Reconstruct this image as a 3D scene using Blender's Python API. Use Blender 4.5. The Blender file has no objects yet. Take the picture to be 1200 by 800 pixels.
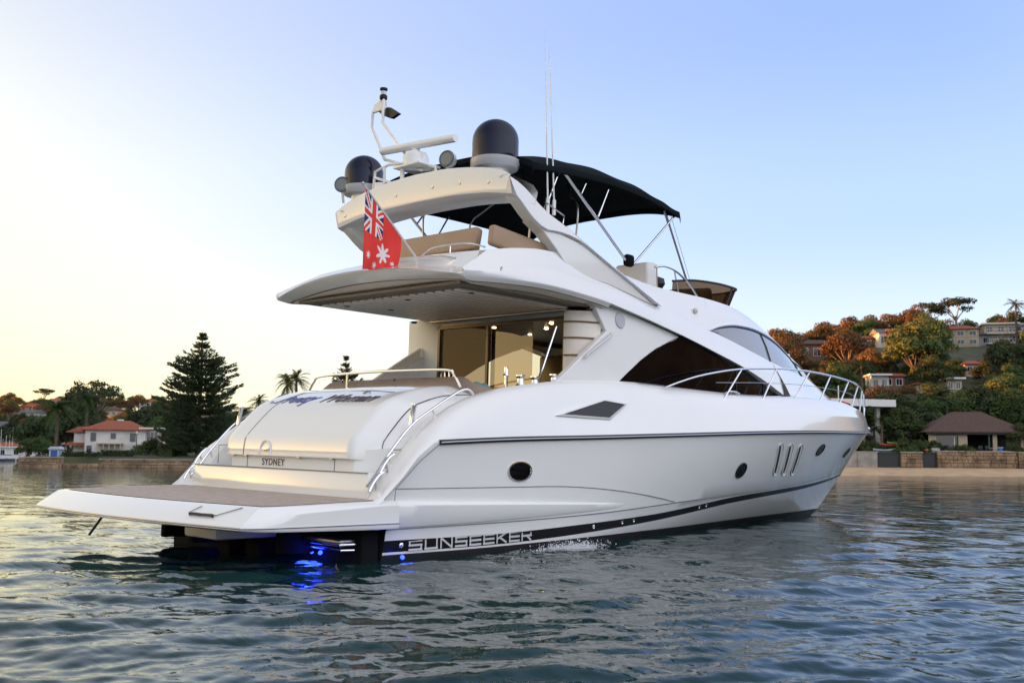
import bpy, bmesh, math, random
import numpy as np
from mathutils import Vector, Matrix, Euler, noise

# ------------------------------------------------------------------ camera, sky, sun, exposure
scene = bpy.context.scene
COL = scene.collection
R = math.radians
YAW = R(43.4516)
CAM = Vector((-5.962, -12.133, 1.2))

def basis(yaw, pitch, roll):
    fw = Vector((math.cos(yaw)*math.cos(pitch), math.sin(yaw)*math.cos(pitch), math.sin(pitch)))
    r = Vector((math.sin(yaw), -math.cos(yaw), 0)); u = r.cross(fw)
    r2 = r*math.cos(roll) + u*math.sin(roll); u2 = -r*math.sin(roll) + u*math.cos(roll)
    return Matrix((r2, u2, -fw)).transposed()

CW = basis(YAW, R(6.43), R(0.5))
cam_data = bpy.data.cameras.new('camera'); cam = bpy.data.objects.new('camera', cam_data); COL.objects.link(cam)
cam_data.sensor_width = 36; cam_data.lens = 1243.17/1200*36; cam_data.clip_start = 0.1; cam_data.clip_end = 20000
cam_data.dof.use_dof = True; cam_data.dof.focus_distance = 17; cam_data.dof.aperture_fstop = 3.2
cam.matrix_world = Matrix.Translation(CAM) @ CW.to_4x4()
scene.camera = cam

SUN_AZ = YAW + R(78)                       # to the left of the view
SUN_EL = R(1.7)
world = bpy.data.worlds.new('World'); scene.world = world; world.use_nodes = True
nt = world.node_tree; nt.nodes.clear()
sky = nt.nodes.new('ShaderNodeTexSky'); sky.sky_type = 'NISHITA'; sky.sun_disc = False
sky.sun_elevation = R(3.2); sky.sun_rotation = R(90) - SUN_AZ
sky.air_density = 1.0; sky.dust_density = 1.2; sky.ozone_density = 1.6
bg = nt.nodes.new('ShaderNodeBackground'); bg.inputs[1].default_value = 0.15
wo = nt.nodes.new('ShaderNodeOutputWorld')
# the evening air: a pale veil of high haze over the Nishita sky, warmer towards the sun
def vmath(op, a, b=None, out=0):
    q = nt.nodes.new('ShaderNodeVectorMath'); q.operation = op
    for i, v in enumerate((a, b)):
        if v is None: continue
        if hasattr(v, 'is_linked'): nt.links.new(v, q.inputs[i])
        else: q.inputs[i].default_value = v
    return q.outputs[out]
def fmath(op, a, b=None):
    q = nt.nodes.new('ShaderNodeMath'); q.operation = op; q.use_clamp = False
    for i, v in enumerate((a, b)):
        if v is None: continue
        if hasattr(v, 'is_linked'): nt.links.new(v, q.inputs[i])
        else: q.inputs[i].default_value = v
    return q.outputs[0]
wtc = nt.nodes.new('ShaderNodeTexCoord'); wsp = nt.nodes.new('ShaderNodeSeparateXYZ'); nt.links.new(wtc.outputs['Generated'], wsp.inputs[0])
ramp = nt.nodes.new('ShaderNodeValToRGB'); nt.links.new(wsp.outputs[2], ramp.inputs[0])
cr_ = ramp.color_ramp; cr_.interpolation = 'EASE'
for p_, c_ in ((0.0, (.75, .76, .81)), (.10, (.62, .71, .88)), (.22, (.41, .54, .91)), (.40, (.27, .39, .82)), (.60, (.15, .23, .40)), (1.0, (.05, .08, .19))):
    e_ = cr_.elements[0] if p_ == 0 else (cr_.elements[-1] if p_ == 1 else cr_.elements.new(p_)); e_.position = p_; e_.color = (*c_, 1)
hd = vmath('NORMALIZE', vmath('MULTIPLY', wtc.outputs['Generated'], (1, 1, 2.9)))
dt = vmath('DOT_PRODUCT', hd, (math.cos(SUN_AZ), math.sin(SUN_AZ), 0.02), out=1)
glow = fmath('POWER', fmath('MAXIMUM', fmath('MULTIPLY_ADD' if False else 'MULTIPLY', fmath('ADD', dt, .25), .8), 0.0), 2.6)
wmix = nt.nodes.new('ShaderNodeMix'); wmix.data_type = 'RGBA'; wmix.clamp_factor = True
nt.links.new(fmath('MULTIPLY', glow, 2.3), wmix.inputs[0]); nt.links.new(ramp.outputs[0], wmix.inputs[6]); wmix.inputs[7].default_value = (1.06, .885, .47, 1)
# added warm-white sky lobe, out of view behind the camera, brightening hull and stern
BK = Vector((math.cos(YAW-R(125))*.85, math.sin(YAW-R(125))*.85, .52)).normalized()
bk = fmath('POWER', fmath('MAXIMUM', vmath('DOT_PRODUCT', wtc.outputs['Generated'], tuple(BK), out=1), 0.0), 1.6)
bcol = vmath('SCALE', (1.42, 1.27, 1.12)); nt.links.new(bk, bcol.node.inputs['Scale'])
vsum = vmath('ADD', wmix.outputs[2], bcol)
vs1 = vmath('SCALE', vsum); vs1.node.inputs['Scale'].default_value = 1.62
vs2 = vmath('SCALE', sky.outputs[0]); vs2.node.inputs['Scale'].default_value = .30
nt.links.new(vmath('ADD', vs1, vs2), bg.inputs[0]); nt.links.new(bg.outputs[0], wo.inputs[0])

sl = bpy.data.lights.new('sun', 'SUN'); sl.energy = 5.0; sl.angle = R(0.6); sl.color = (1.0, 0.35, 0.09)
so = bpy.data.objects.new('sun', sl); COL.objects.link(so)
sdir = Vector((math.cos(SUN_AZ)*math.cos(SUN_EL), math.sin(SUN_AZ)*math.cos(SUN_EL), math.sin(SUN_EL)))
so.rotation_euler = (-sdir).to_track_quat('-Z', 'Y').to_euler(); so.location = (0, 0, 60)

vs = scene.view_settings; vs.view_transform = 'Standard'; vs.look = 'None'; vs.gamma = 1.0; vs.exposure = 2.1
vs.use_curve_mapping = False
scene.cycles.max_bounces = 8; scene.cycles.transparent_max_bounces = 8
scene.cycles.use_denoising = True

# boat frame: the yacht is trimmed and heeled a degree or so
CB = basis(YAW, 0.10026, 0.0249); CAMB = Vector((-5.962, -12.133, 1.377))
BR = CW @ CB.transposed()
BOAT = Matrix.Translation(CAM - BR @ CAMB) @ BR.to_4x4()
# landscape frame: lateral (right), depth (away), height
FWH = Vector((math.cos(YAW), math.sin(YAW), 0)); RH = Vector((math.sin(YAW), -math.cos(YAW), 0))
RZ = YAW - R(90)
def E(lat, dep, z=0.0):
    p = Vector((CAM.x, CAM.y, 0)) + RH*lat + FWH*dep; p.z = z; return p

# ------------------------------------------------------------------ materials
MATS = {}
def mat(name, col, rough=0.5, metal=0.0, coat=0.0, spec=0.5, noise_amt=0.0, noise_scale=6.0, bump=0.0, bump_scale=20.0, emit=None, estr=0.0, objrand=0.0):
    if name in MATS: return MATS[name]
    m = bpy.data.materials.new(name); m.use_nodes = True; n = m.node_tree; b = n.nodes['Principled BSDF']
    b.inputs['Base Color'].default_value = (*col, 1); b.inputs['Roughness'].default_value = rough
    b.inputs['Metallic'].default_value = metal; b.inputs['Coat Weight'].default_value = coat; b.inputs['Coat Roughness'].default_value = 0.04
    b.inputs['Specular IOR Level'].default_value = spec
    tc = n.nodes.new('ShaderNodeTexCoord')
    if noise_amt or objrand:
        nz = n.nodes.new('ShaderNodeTexNoise'); nz.inputs['Scale'].default_value = noise_scale; nz.inputs['Detail'].default_value = 6
        n.links.new(tc.outputs['Object'], nz.inputs['Vector'])
        mr = n.nodes.new('ShaderNodeMapRange'); mr.inputs[1].default_value = .3; mr.inputs[2].default_value = .7
        mr.inputs[3].default_value = 1-noise_amt; mr.inputs[4].default_value = 1+noise_amt
        n.links.new(nz.outputs[0], mr.inputs[0])
        hs = n.nodes.new('ShaderNodeHueSaturation'); hs.inputs['Color'].default_value = (*col, 1)
        n.links.new(mr.outputs[0], hs.inputs['Value'])
        if objrand:
            oi = n.nodes.new('ShaderNodeObjectInfo')
            m2 = n.nodes.new('ShaderNodeMapRange'); m2.inputs[3].default_value = .5-objrand; m2.inputs[4].default_value = .5+objrand
            n.links.new(oi.outputs['Random'], m2.inputs[0]); n.links.new(m2.outputs[0], hs.inputs['Hue'])
            ml = n.nodes.new('ShaderNodeMath'); ml.operation = 'MULTIPLY'
            m3 = n.nodes.new('ShaderNodeMapRange'); m3.inputs[3].default_value = .65; m3.inputs[4].default_value = 1.4
            mo = n.nodes.new('ShaderNodeMath'); mo.operation = 'FRACT'; mm = n.nodes.new('ShaderNodeMath'); mm.operation = 'MULTIPLY'; mm.inputs[1].default_value = 7.31
            n.links.new(oi.outputs['Random'], mm.inputs[0]); n.links.new(mm.outputs[0], mo.inputs[0]); n.links.new(mo.outputs[0], m3.inputs[0])
            n.links.new(mr.outputs[0], ml.inputs[0]); n.links.new(m3.outputs[0], ml.inputs[1]); n.links.new(ml.outputs[0], hs.inputs['Value'])
        n.links.new(hs.outputs[0], b.inputs['Base Color'])
    if bump:
        nb = n.nodes.new('ShaderNodeTexNoise'); nb.inputs['Scale'].default_value = bump_scale; nb.inputs['Detail'].default_value = 5
        n.links.new(tc.outputs['Object'], nb.inputs['Vector'])
        bp = n.nodes.new('ShaderNodeBump'); bp.inputs['Strength'].default_value = bump; bp.inputs['Distance'].default_value = .05
        n.links.new(nb.outputs[0], bp.inputs['Height']); n.links.new(bp.outputs[0], b.inputs['Normal'])
    if emit:
        b.inputs['Emission Color'].default_value = (*emit, 1); b.inputs['Emission Strength'].default_value = estr
    MATS[name] = m; return m

def leafmat(name, col, transl=0.25, amt=.35, hue=.02):
    m = mat(name, col, rough=.6, noise_amt=amt, noise_scale=.9, objrand=hue, spec=.25)
    n = m.node_tree; b = n.nodes['Principled BSDF']; out = [x for x in n.nodes if x.type == 'OUTPUT_MATERIAL'][0]
    tr = n.nodes.new('ShaderNodeBsdfTranslucent'); mx = n.nodes.new('ShaderNodeMixShader'); mx.inputs[0].default_value = transl
    src = b.inputs['Base Color'].links[0].from_socket
    n.links.new(src, tr.inputs[0]); n.links.new(b.outputs[0], mx.inputs[1]); n.links.new(tr.outputs[0], mx.inputs[2]); n.links.new(mx.outputs[0], out.inputs[0])
    return m

GEL = mat('gelcoat', (.80, .795, .775), .13, coat=.6, noise_amt=.012, noise_scale=1.2)
GELM = mat('gelcoat_matt', (.77, .76, .74), .38, noise_amt=.02, noise_scale=2)
CREAM = mat('cream_liner', (.84, .775, .68), .45, noise_amt=.02)
BLACK = mat('black_gloss', (.006, .006, .007), .35, spec=.25)
ANTI = mat('antifoul', (.012, .012, .014), .55, noise_amt=.3, noise_scale=3)
RUBBER = mat('black_rubber', (.012, .012, .013), .55)
WETB = mat('wet_black', (.010, .010, .011), .9, spec=.08)
SEAM = mat('seam_shadow', (.20, .20, .20), .7)
CHROME = mat('polished_steel', (.72, .72, .74), .13, metal=1.0)
DULL = mat('dull_steel', (.45, .45, .47), .35, metal=1.0)
WINDOW = mat('black_window_glass', (.002, .002, .003), .03, spec=.09)
SCREENED = mat('screened_glass', (.20, .20, .22), .09, coat=.5, noise_amt=.05, noise_scale=.7)
CANVAS = mat('black_canvas', (.006, .009, .011), .95, spec=.1, bump=.3, bump_scale=5)
BEIGE = mat('beige_vinyl', (.36, .245, .15), .5, noise_amt=.06, noise_scale=3)
TAUPE = mat('taupe_vinyl', (.24, .175, .13), .55, noise_amt=.08)
TRIMBR = mat('bronze_trim', (.22, .13, .06), .4)
NAVY = mat('navy_radome', (.004, .006, .026), .10, spec=.3)
LGREY = mat('light_grey_plastic', (.62, .62, .61), .35)
MGREY = mat('mid_grey_paint', (.42, .43, .45), .3)
SLOT = mat('dark_slot', (.02, .02, .022), .6)
ACRYL = mat('smoked_acrylic', (.035, .02, .012), .08, coat=.5)
INTW = mat('interior_walnut', (.045, .028, .018), .4, noise_amt=.3, noise_scale=4)
INTD = mat('interior_dark', (.02, .018, .016), .6)
SOFA = mat('interior_cream', (.45, .37, .26), .6)
TEAL = mat('teal_towel', (.13, .33, .33), .9, bump=.4, bump_scale=60)
BLUEP = mat('blue_plastic', (.03, .08, .16), .35)
REDF = mat('red_flag', (.72, .035, .025), .75, bump=.1, bump_scale=40)
BLUF = mat('blue_flag', (.02, .02, .12), .75)
WHTF = mat('white_flag', (.75, .73, .72), .75)
LAMPW = mat('downlight_lens', (.9, .8, .6), .4, emit=(1, .78, .45), estr=9)
BLUEL = mat('blue_lens', (.03, .06, .5), .3, emit=(.015, .05, 1.0), estr=1.5)
LENSG = mat('lamp_lens', (.55, .58, .55), .06, coat=.6)
LENSD = mat('searchlight_glass', (.16, .18, .16), .12, coat=.5)
WTRIMV = mat('vent_lining', (.7, .7, .7), .4)
LETW = mat('silver_lettering', (.66, .67, .68), .25, metal=.3)
LETD = mat('dark_lettering', (.07, .05, .05), .4)
LETB = mat('blue_lettering', (.06, .07, .30), .4)

def teak():
    m = mat('teak', (.42, .34, .29), .65, noise_amt=.18, noise_scale=9)
    n = m.node_tree; b = n.nodes['Principled BSDF']
    tc = n.nodes.new('ShaderNodeTexCoord'); sp = n.nodes.new('ShaderNodeSeparateXYZ'); n.links.new(tc.outputs['Object'], sp.inputs[0])
    mu = n.nodes.new('ShaderNodeMath'); mu.operation = 'MULTIPLY'; mu.inputs[1].default_value = 1/.055; n.links.new(sp.outputs[0], mu.inputs[0])
    fr = n.nodes.new('ShaderNodeMath'); fr.operation = 'FRACT'; n.links.new(mu.outputs[0], fr.inputs[0])
    lt = n.nodes.new('ShaderNodeMath'); lt.operation = 'LESS_THAN'; lt.inputs[1].default_value = .12; n.links.new(fr.outputs[0], lt.inputs[0])
    mx = n.nodes.new('ShaderNodeMix'); mx.data_type = 'RGBA'; mx.inputs[7].default_value = (.10, .085, .075, 1)
    src = b.inputs['Base Color'].links[0].from_socket
    n.links.new(lt.outputs[0], mx.inputs[0]); n.links.new(src, mx.inputs[6]); n.links.new(mx.outputs[2], b.inputs['Base Color'])
    return m
TEAK = teak()

def clear_glass(name, tint, ior):
    m = bpy.data.materials.new(name); m.use_nodes = True; n = m.node_tree; n.nodes.clear()
    o = n.nodes.new('ShaderNodeOutputMaterial'); t = n.nodes.new('ShaderNodeBsdfTransparent'); t.inputs[0].default_value = (*tint, 1)
    g = n.nodes.new('ShaderNodeBsdfGlossy'); g.inputs['Roughness'].default_value = .02; g.inputs[0].default_value = (.9, .85, .8, 1)
    mx = n.nodes.new('ShaderNodeMixShader'); mx.inputs[0].default_value = ior
    n.links.new(t.outputs[0], mx.inputs[1]); n.links.new(g.outputs[0], mx.inputs[2]); n.links.new(mx.outputs[0], o.inputs[0])
    return m
DGLASS = clear_glass('tinted_door_glass', (.34, .31, .28), .022)
DGLASS2 = clear_glass('bright_door_glass', (.36, .32, .29), .075)  # same door glass, reflection raised so this pane looks brighter
PGLASS = clear_glass('bronze_window_glass', (.95, .80, .52), .05)
ACRYLT = clear_glass('smoked_acrylic_sheet', (.20, .13, .08), .06)

# ------------------------------------------------------------------ mesh helpers
def pch(pts):
    xs = [p[0] for p in pts]; ys = [p[1] for p in pts]; n = len(xs)
    d = [(ys[i+1]-ys[i])/(xs[i+1]-xs[i]) for i in range(n-1)]
    m = [d[0]]
    for i in range(1, n-1):
        m.append(0 if d[i-1]*d[i] <= 0 else 2*d[i-1]*d[i]/(d[i-1]+d[i]))
    m.append(d[-1])
    def f(x):
        if x <= xs[0]: return ys[0]
        if x >= xs[-1]: return ys[-1]
        i = max(k for k in range(n-1) if xs[k] <= x)
        h = xs[i+1]-xs[i]; t = (x-xs[i])/h
        return (ys[i]*(1+2*t)*(1-t)**2 + m[i]*h*t*(1-t)**2 + ys[i+1]*t*t*(3-2*t) + m[i+1]*h*t*t*(t-1))
    return f

def spline(pts, n):
    P = [Vector(p) for p in pts]
    if len(P) == 2: return [P[0].lerp(P[1], i/(n-1)) for i in range(n)]
    Q = [P[0]*2-P[1]] + P + [P[-1]*2-P[-2]]
    out = []
    L = [0]
    for i in range(1, len(P)): L.append(L[-1]+(P[i]-P[i-1]).length)
    for k in range(n):
        s = L[-1]*k/(n-1); i = 0
        while i < len(P)-2 and L[i+1] < s: i += 1
        t = (s-L[i])/max(1e-9, L[i+1]-L[i])
        p0, p1, p2, p3 = Q[i], Q[i+1], Q[i+2], Q[i+3]
        out.append(.5*((2*p1)+(p2-p0)*t+(2*p0-5*p1+4*p2-p3)*t*t+(3*p1-p0-3*p2+p3)*t**3))
    return out

class MB:
    def __init__(s): s.v = []; s.f = []; s.m = []
    def add(s, V, F, m=0):
        o = len(s.v); s.v += [tuple(p) for p in V]; s.f += [tuple(i+o for i in f) for f in F]; s.m += [m]*len(F); return s
    def grid(s, rows, m=0, close=False, mats=None):
        n = len(rows[0]); o = len(s.v)
        for r in rows: s.v += [tuple(p) for p in r]
        for j in range(len(rows)-1):
            for i in range(n if close else n-1):
                a = o+j*n+i; b = o+j*n+(i+1) % n
                s.f.append((a, b, b+n, a+n)); s.m.append(mats[j] if mats else m)
        return s
    def mirror(s):
        o = len(s.v); F = list(s.f); M = list(s.m)
        s.v += [(x, -y, z) for x, y, z in s.v]; s.f += [tuple(reversed([i+o for i in f])) for f in F]; s.m += M; return s
    def tube(s, pts, r, n=8, sm=0, m=0, r2=None, flat=1.0):
        P = spline(pts, sm) if sm else [Vector(p) for p in pts]
        rows = []; up = None
        for i, p in enumerate(P):
            t = (P[min(i+1, len(P)-1)]-P[max(i-1, 0)]).normalized()
            if up is None:
                up = Vector((0, 0, 1)) if abs(t.z) < .9 else Vector((1, 0, 0))
            a = t.cross(up).normalized(); b = a.cross(t).normalized(); up = b
            rr = r if r2 is None else r+(r2-r)*i/(len(P)-1)
            rows.append([p+a*(rr*math.cos(k*2*math.pi/n))+b*(rr*flat*math.sin(k*2*math.pi/n)) for k in range(n)])
        o = len(s.v); s.grid(rows, m, close=True)
        s.f.append(tuple(range(o+n-1, o-1, -1))); s.m.append(m)
        e = o+(len(rows)-1)*n; s.f.append(tuple(range(e, e+n))); s.m.append(m)
        return s
    def box(s, c, d, rot=None, bev=0.0, m=0, seg=2):
        bm = bmesh.new(); bmesh.ops.create_cube(bm, size=1)
        bmesh.ops.scale(bm, vec=d, verts=bm.verts)
        if bev: bmesh.ops.bevel(bm, geom=bm.edges[:], offset=bev, segments=seg, affect='EDGES', profile=.5)
        M = Matrix.Translation(c) @ (rot.to_4x4() if rot else Matrix.Identity(4))
        V = [M @ v.co for v in bm.verts]; bm.verts.index_update()
        F = [[v.index for v in f.verts] for f in bm.faces]; bm.free()
        return s.add(V, F, m)
    def lathe(s, prof, c, n=24, axis=None, m=0, mats=None):
        A = Matrix.Identity(3) if axis is None else Vector((0, 0, 1)).rotation_difference(Vector(axis)).to_matrix()
        c = Vector(c)
        rows = [[c+A @ Vector((r*math.cos(2*math.pi*k/n), r*math.sin(2*math.pi*k/n), z)) for k in range(n)] for r, z in prof]
        return s.grid(rows, m, close=True, mats=mats)
    def prism(s, poly, off, m=0):
        n = len(poly); P = [Vector(p) for p in poly]; off = Vector(off)
        V = P+[p+off for p in P]
        F = [tuple(range(n)), tuple(range(2*n-1, n-1, -1))]+[(i, (i+1) % n, n+(i+1) % n, n+i) for i in range(n)]
        return s.add(V, F, m)
    def build(s, name, mats, parent=None, sharp=35, smooth=True, merge=0.0005, bevel=0.0):
        me = bpy.data.meshes.new(name); me.from_pydata(s.v, [], s.f)
        if not isinstance(mats, (list, tuple)): mats = [mats]
        for q in mats: me.materials.append(q)
        if len(mats) > 1: me.polygons.foreach_set('material_index', s.m)
        bm = bmesh.new(); bm.from_mesh(me)
        if merge: bmesh.ops.remove_doubles(bm, verts=bm.verts, dist=merge)
        bmesh.ops.recalc_face_normals(bm, faces=bm.faces)
        if bevel:
            ed = [e for e in bm.edges if len(e.link_faces) == 2 and e.calc_face_angle(0) > R(30)]
            bmesh.ops.bevel(bm, geom=ed, offset=bevel, segments=2, affect='EDGES', profile=.5)
        bm.to_mesh(me); bm.free()
        if smooth:
            me.shade_smooth(); me.set_sharp_from_angle(angle=R(sharp))
        o = bpy.data.objects.new(name, me); COL.objects.link(o)
        if parent: o.parent = parent
        return o

def tag(o, label=None, cat=None, group=None, kind=None):
    if label: o['label'] = label
    if cat: o['category'] = cat
    if group: o['group'] = group
    if kind: o['kind'] = kind
    return o
def empty(name, label, cat, M, group=None):
    o = bpy.data.objects.new(name, None); COL.objects.link(o); o.matrix_world = M; o.empty_display_size = .3
    return tag(o, label, cat, group)
def copy_tree(o, M=None, parent=None):
    c = o.copy(); COL.objects.link(c)
    if parent: c.parent = parent
    if M is not None: c.matrix_world = M
    for ch in list(o.children): copy_tree(ch, None, c)
    return c

# ------------------------------------------------------------------ water
def make_water():
    rng = np.random.default_rng(5)
    fine = np.radians(np.arange(-42, 42.001, 0.11)); coarse = np.radians(np.arange(44, 316.5, 4))
    ang = np.concatenate([fine, coarse])
    rad = [0.4, 1.0, 1.8, 2.6]
    px = 1.2*1243/3.2
    while px > 1.2: rad.append(1.2*1243/px); px -= max(.35, min(1.0, px*.02))
    rad += [1400, 2200, 3500, 6000, 9000]
    rad = np.array(rad)
    A, Q = np.meshgrid(ang, rad)
    th = YAW - A
    X = CAM.x+Q*np.cos(th); Y = CAM.y+Q*np.sin(th); Z = np.zeros_like(X)
    dq = np.gradient(rad)[:, None]*np.ones_like(A)
    wind = YAW+R(14)
    for k in range(70):
        lam = .16*(1.072**k)*rng.uniform(.9, 1.1)
        if lam > 6: break
        d = wind+rng.normal(0, .55); ph = rng.uniform(0, 6.28)
        amp = .0062*lam**.9*(1.0 if lam < 1.1 else (1.1/lam)**1.3)*1.0
        kk = 2*np.pi/lam
        w = np.clip(lam/(2.6*np.maximum(dq, .02)) - .5, 0, 1)
        arg = kk*(X*np.cos(d)+Y*np.sin(d))+ph
        gust = .75+.5*np.sin(.13*lam*0+X*.21+Y*.17+k)*np.sin(X*.09-Y*.15+2*k)
        Z += amp*w*gust*(np.sin(arg)+.25*np.sin(2*arg+.6))
    nr, na = X.shape
    V = np.stack([X, Y, Z], -1).reshape(-1, 3)
    i = np.arange(na); j = np.arange(nr-1)
    a = (j[:, None]*na+i[None, :]); b = (j[:, None]*na+((i+1) % na)[None, :])
    F = np.stack([a, b, b+na, a+na], -1).reshape(-1, 4)
    me = bpy.data.meshes.new('water')
    me.vertices.add(len(V)); me.vertices.foreach_set('co', V.ravel())
    me.loops.add(F.size); me.loops.foreach_set('vertex_index', F.ravel().astype(np.int32))
    me.polygons.add(len(F)); me.polygons.foreach_set('loop_start', np.arange(0, F.size, 4, dtype=np.int32))
    me.update(calc_edges=True); me.validate(); me.shade_smooth()
    m = bpy.data.materials.new('sea_water'); m.use_nodes = True; n = m.node_tree; b = n.nodes['Principled BSDF']
    b.inputs['Base Color'].default_value = (.006, .029, .027, 1); b.inputs['Roughness'].default_value = .03; b.inputs['IOR'].default_value = 1.333
    tc = n.nodes.new('ShaderNodeTexCoord'); mp = n.nodes.new('ShaderNodeMapping'); mp.inputs['Rotation'].default_value = (0, 0, -wind)
    mp.inputs['Scale'].default_value = (1.0, .40, 1); n.links.new(tc.outputs['Object'], mp.inputs[0])
    n1 = n.nodes.new('ShaderNodeTexNoise'); n1.inputs['Scale'].default_value = 1.9; n1.inputs['Detail'].default_value = 3; n1.inputs['Roughness'].default_value = .55; n1.inputs['Distortion'].default_value = .4
    n2 = n.nodes.new('ShaderNodeTexNoise'); n2.inputs['Scale'].default_value = 9; n2.inputs['Detail'].default_value = 3
    for q in (n1, n2): n.links.new(mp.outputs[0], q.inputs['Vector'])
    ad = n.nodes.new('ShaderNodeMath'); ad.operation = 'MULTIPLY_ADD'; ad.inputs[1].default_value = .15
    n.links.new(n2.outputs[0], ad.inputs[0]); n.links.new(n1.outputs[0], ad.inputs[2])
    bp = n.nodes.new('ShaderNodeBump'); bp.inputs['Strength'].default_value = .45; bp.inputs['Distance'].default_value = .09
    n.links.new(ad.outputs[0], bp.inputs['Height']); n.links.new(bp.outputs[0], b.inputs['Normal'])
    me.materials.append(m)
    o = bpy.data.objects.new('water', me); COL.objects.link(o); tag(o, kind='structure')
make_water()

# ------------------------------------------------------------------ the yacht (boat frame: +x bow, +y port, z up)
YR = empty('motor_yacht', 'big white flybridge motor yacht with black bimini, radar arch and long swim platform', 'yacht', BOAT)
L_ = 20.05
def yrail(x):
    if x < 9.5: return 2.42
    t = min(1, (x-9.5)/(L_-9.5)); return 2.42*(1-t**2.6)
zrail = pch([(1.8, 1.36), (3.03, 1.44), (4.34, 1.51), (6.15, 1.58), (8.33, 1.67), (11, 1.78), (13.2, 1.85), (15.5, 1.90), (17.5, 1.95), (20.05, 2.0)])
ywl = pch([(0, 2.1), (1.9, 2.15), (3.9, 2.28), (5.3, 2.26), (8, 1.85), (11.5, 1.1), (14.4, .5), (16.5, .12), (17.2, 0.0)])
def xend(s): return 17.2+2.85*max(0, s)**.85
def hb(x, s):
    r = x/xend(s); sc = min(1, max(0, s))
    if r >= 1: return 0.0
    a = ywl(r*17.2); b = yrail(min(L_, r*L_)); return a+(b-a)*sc**.8
CR = pch([(1.9, .60), (2.05, .70), (2.31, .88), (2.58, 1.2), (2.91, 1.45), (3.3, 1.63), (4, 1.78), (5, 1.86), (6.65, 1.97), (7.97, 2.13), (9.79, 2.29), (10.95, 2.36), (12.4, 2.45), (13.6, 2.48), (14.9, 2.49), (15.85, 2.46), (16.6, 2.42), (18, 2.32), (20.05, 2.12)])
TP = pch([(1.9, .62), (2.18, .70), (2.43, 1.03), (2.7, 1.3), (2.93, 1.54), (3.15, 1.71), (3.55, 1.94), (3.91, 2.07), (4.32, 2.17), (5, 2.28), (5.54, 2.35), (6.5, 2.42), (7.8, 2.47), (9, 2.46), (10.4, 2.45), (12.4, 2.50), (13.6, 2.53), (15, 2.54), (16.6, 2.46), (18, 2.36), (20.05, 2.14)])
def ycr(x): return 2.38 if x < 3.2 else (2.38+(2.27-2.38)*min(1, (x-3.2)/3.5))*yrail(x)/2.42
yt_ = pch([(1.9, 2.12), (4, 2.1), (6.5, 2.06), (8, 1.98), (10.5, 1.97), (12.5, 1.92), (13, 1.85)])
def ytp(x): return yt_(x) if x < 12.5 else min(yt_(12.5), .86*yrail(x))

# topsides and bottom, one skin: bands of paint follow the measured stripe heights
boot_top = pch([(1.9, .172), (4, .168), (6, .2), (8, .235), (11, .345), (14.4, .405), (17.6, .47), (20, .50)])
boot_bot = pch([(1.9, .068), (4, .075), (6, .115), (8, .165), (11, .28), (14.6, .36), (17.8, .45), (20, .49)])
whit_bot = pch([(1.9, .045), (4, .058), (6.5, .078), (8.7, .078), (11.7, .08), (16.7, .075), (20, .075)])
knuck = pch([(1.9, .26), (4, .262), (6.4, .285), (9.1, .335), (13, .395), (16.6, .49), (20, .56)])
NU = 90
def hull_row(sf, x0=2.36, out=0.0, zf=None):
    row = []
    e = 19.0
    for _ in range(6): e = xend(sf(e))
    for i in range(NU+1):
        u = i/NU; u = 1-(1-u)**1.25
        x = x0+(e-x0)*u; s = sf(x)
        y = hb(x, s) if i < NU else 0.0
        y = y+out*(1-u) if y > .02 else y
        row.append((x, -y, s*zrail(x)))
    return row
rows = []; cols = []
keel = [(2.36+(15.9-2.36)*i/NU, 0, -.75+.1*(i/NU)**6) for i in range(NU+1)]
bil = [(2.36+(16.6-2.36)*(1-(1-i/NU)**1.25), -.93*ywl((2.36+(16.6-2.36)*(1-(1-i/NU)**1.25))*17.2/16.6), -.35) for i in range(NU+1)]
rows += [keel, bil, hull_row(lambda x: 0.0), hull_row(whit_bot), hull_row(boot_bot), hull_row(boot_top), hull_row(knuck), hull_row(lambda x: knuck(x)+.012, out=.03)]
cols += [1, 1, 1, 0, 2, 0, 3]
for f in (.2, .4, .6, .8):
    rows.append(hull_row(lambda x, f=f: knuck(x)+.012+(1-knuck(x)-.012)*f, x0=1.95 if f >= .2 else 2.36, out=.03*(1-f))); cols.append(0)
# rail row, dropping with the wing at the stern
def rz(x): return min(zrail(x), CR(x)-.05)
def top_rows():
    xs = [1.95+(L_-1.95)*(i/NU) for i in range(NU+1)]
    return xs
railrow = []
for (x, y, z) in hull_row(lambda x: 1.0, x0=1.95):
    railrow.append((x, y*(1-.03*max(0, 2.35-x)/.4), rz(x)))
for r in range(8, 12):
    rows[r] = [(x, y, min(z, railrow[i][2]-.02*(12-r))) for i, (x, y, z) in enumerate(rows[r])]
rows.append(railrow); cols.append(0)
h = MB(); h.grid(rows, mats=cols)
h.mirror()
# transom closing plate under the platform
tr = [(r[0][0], r[0][1], r[0][2]) for r in rows[:8]]
h.add(tr+[(x, -y, z) for x, y, z in reversed(tr)], [tuple(range(16))], 1)
HULL = h.build('hull', [GEL, ANTI, BLACK, MGREY], YR, sharp=28)

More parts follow.
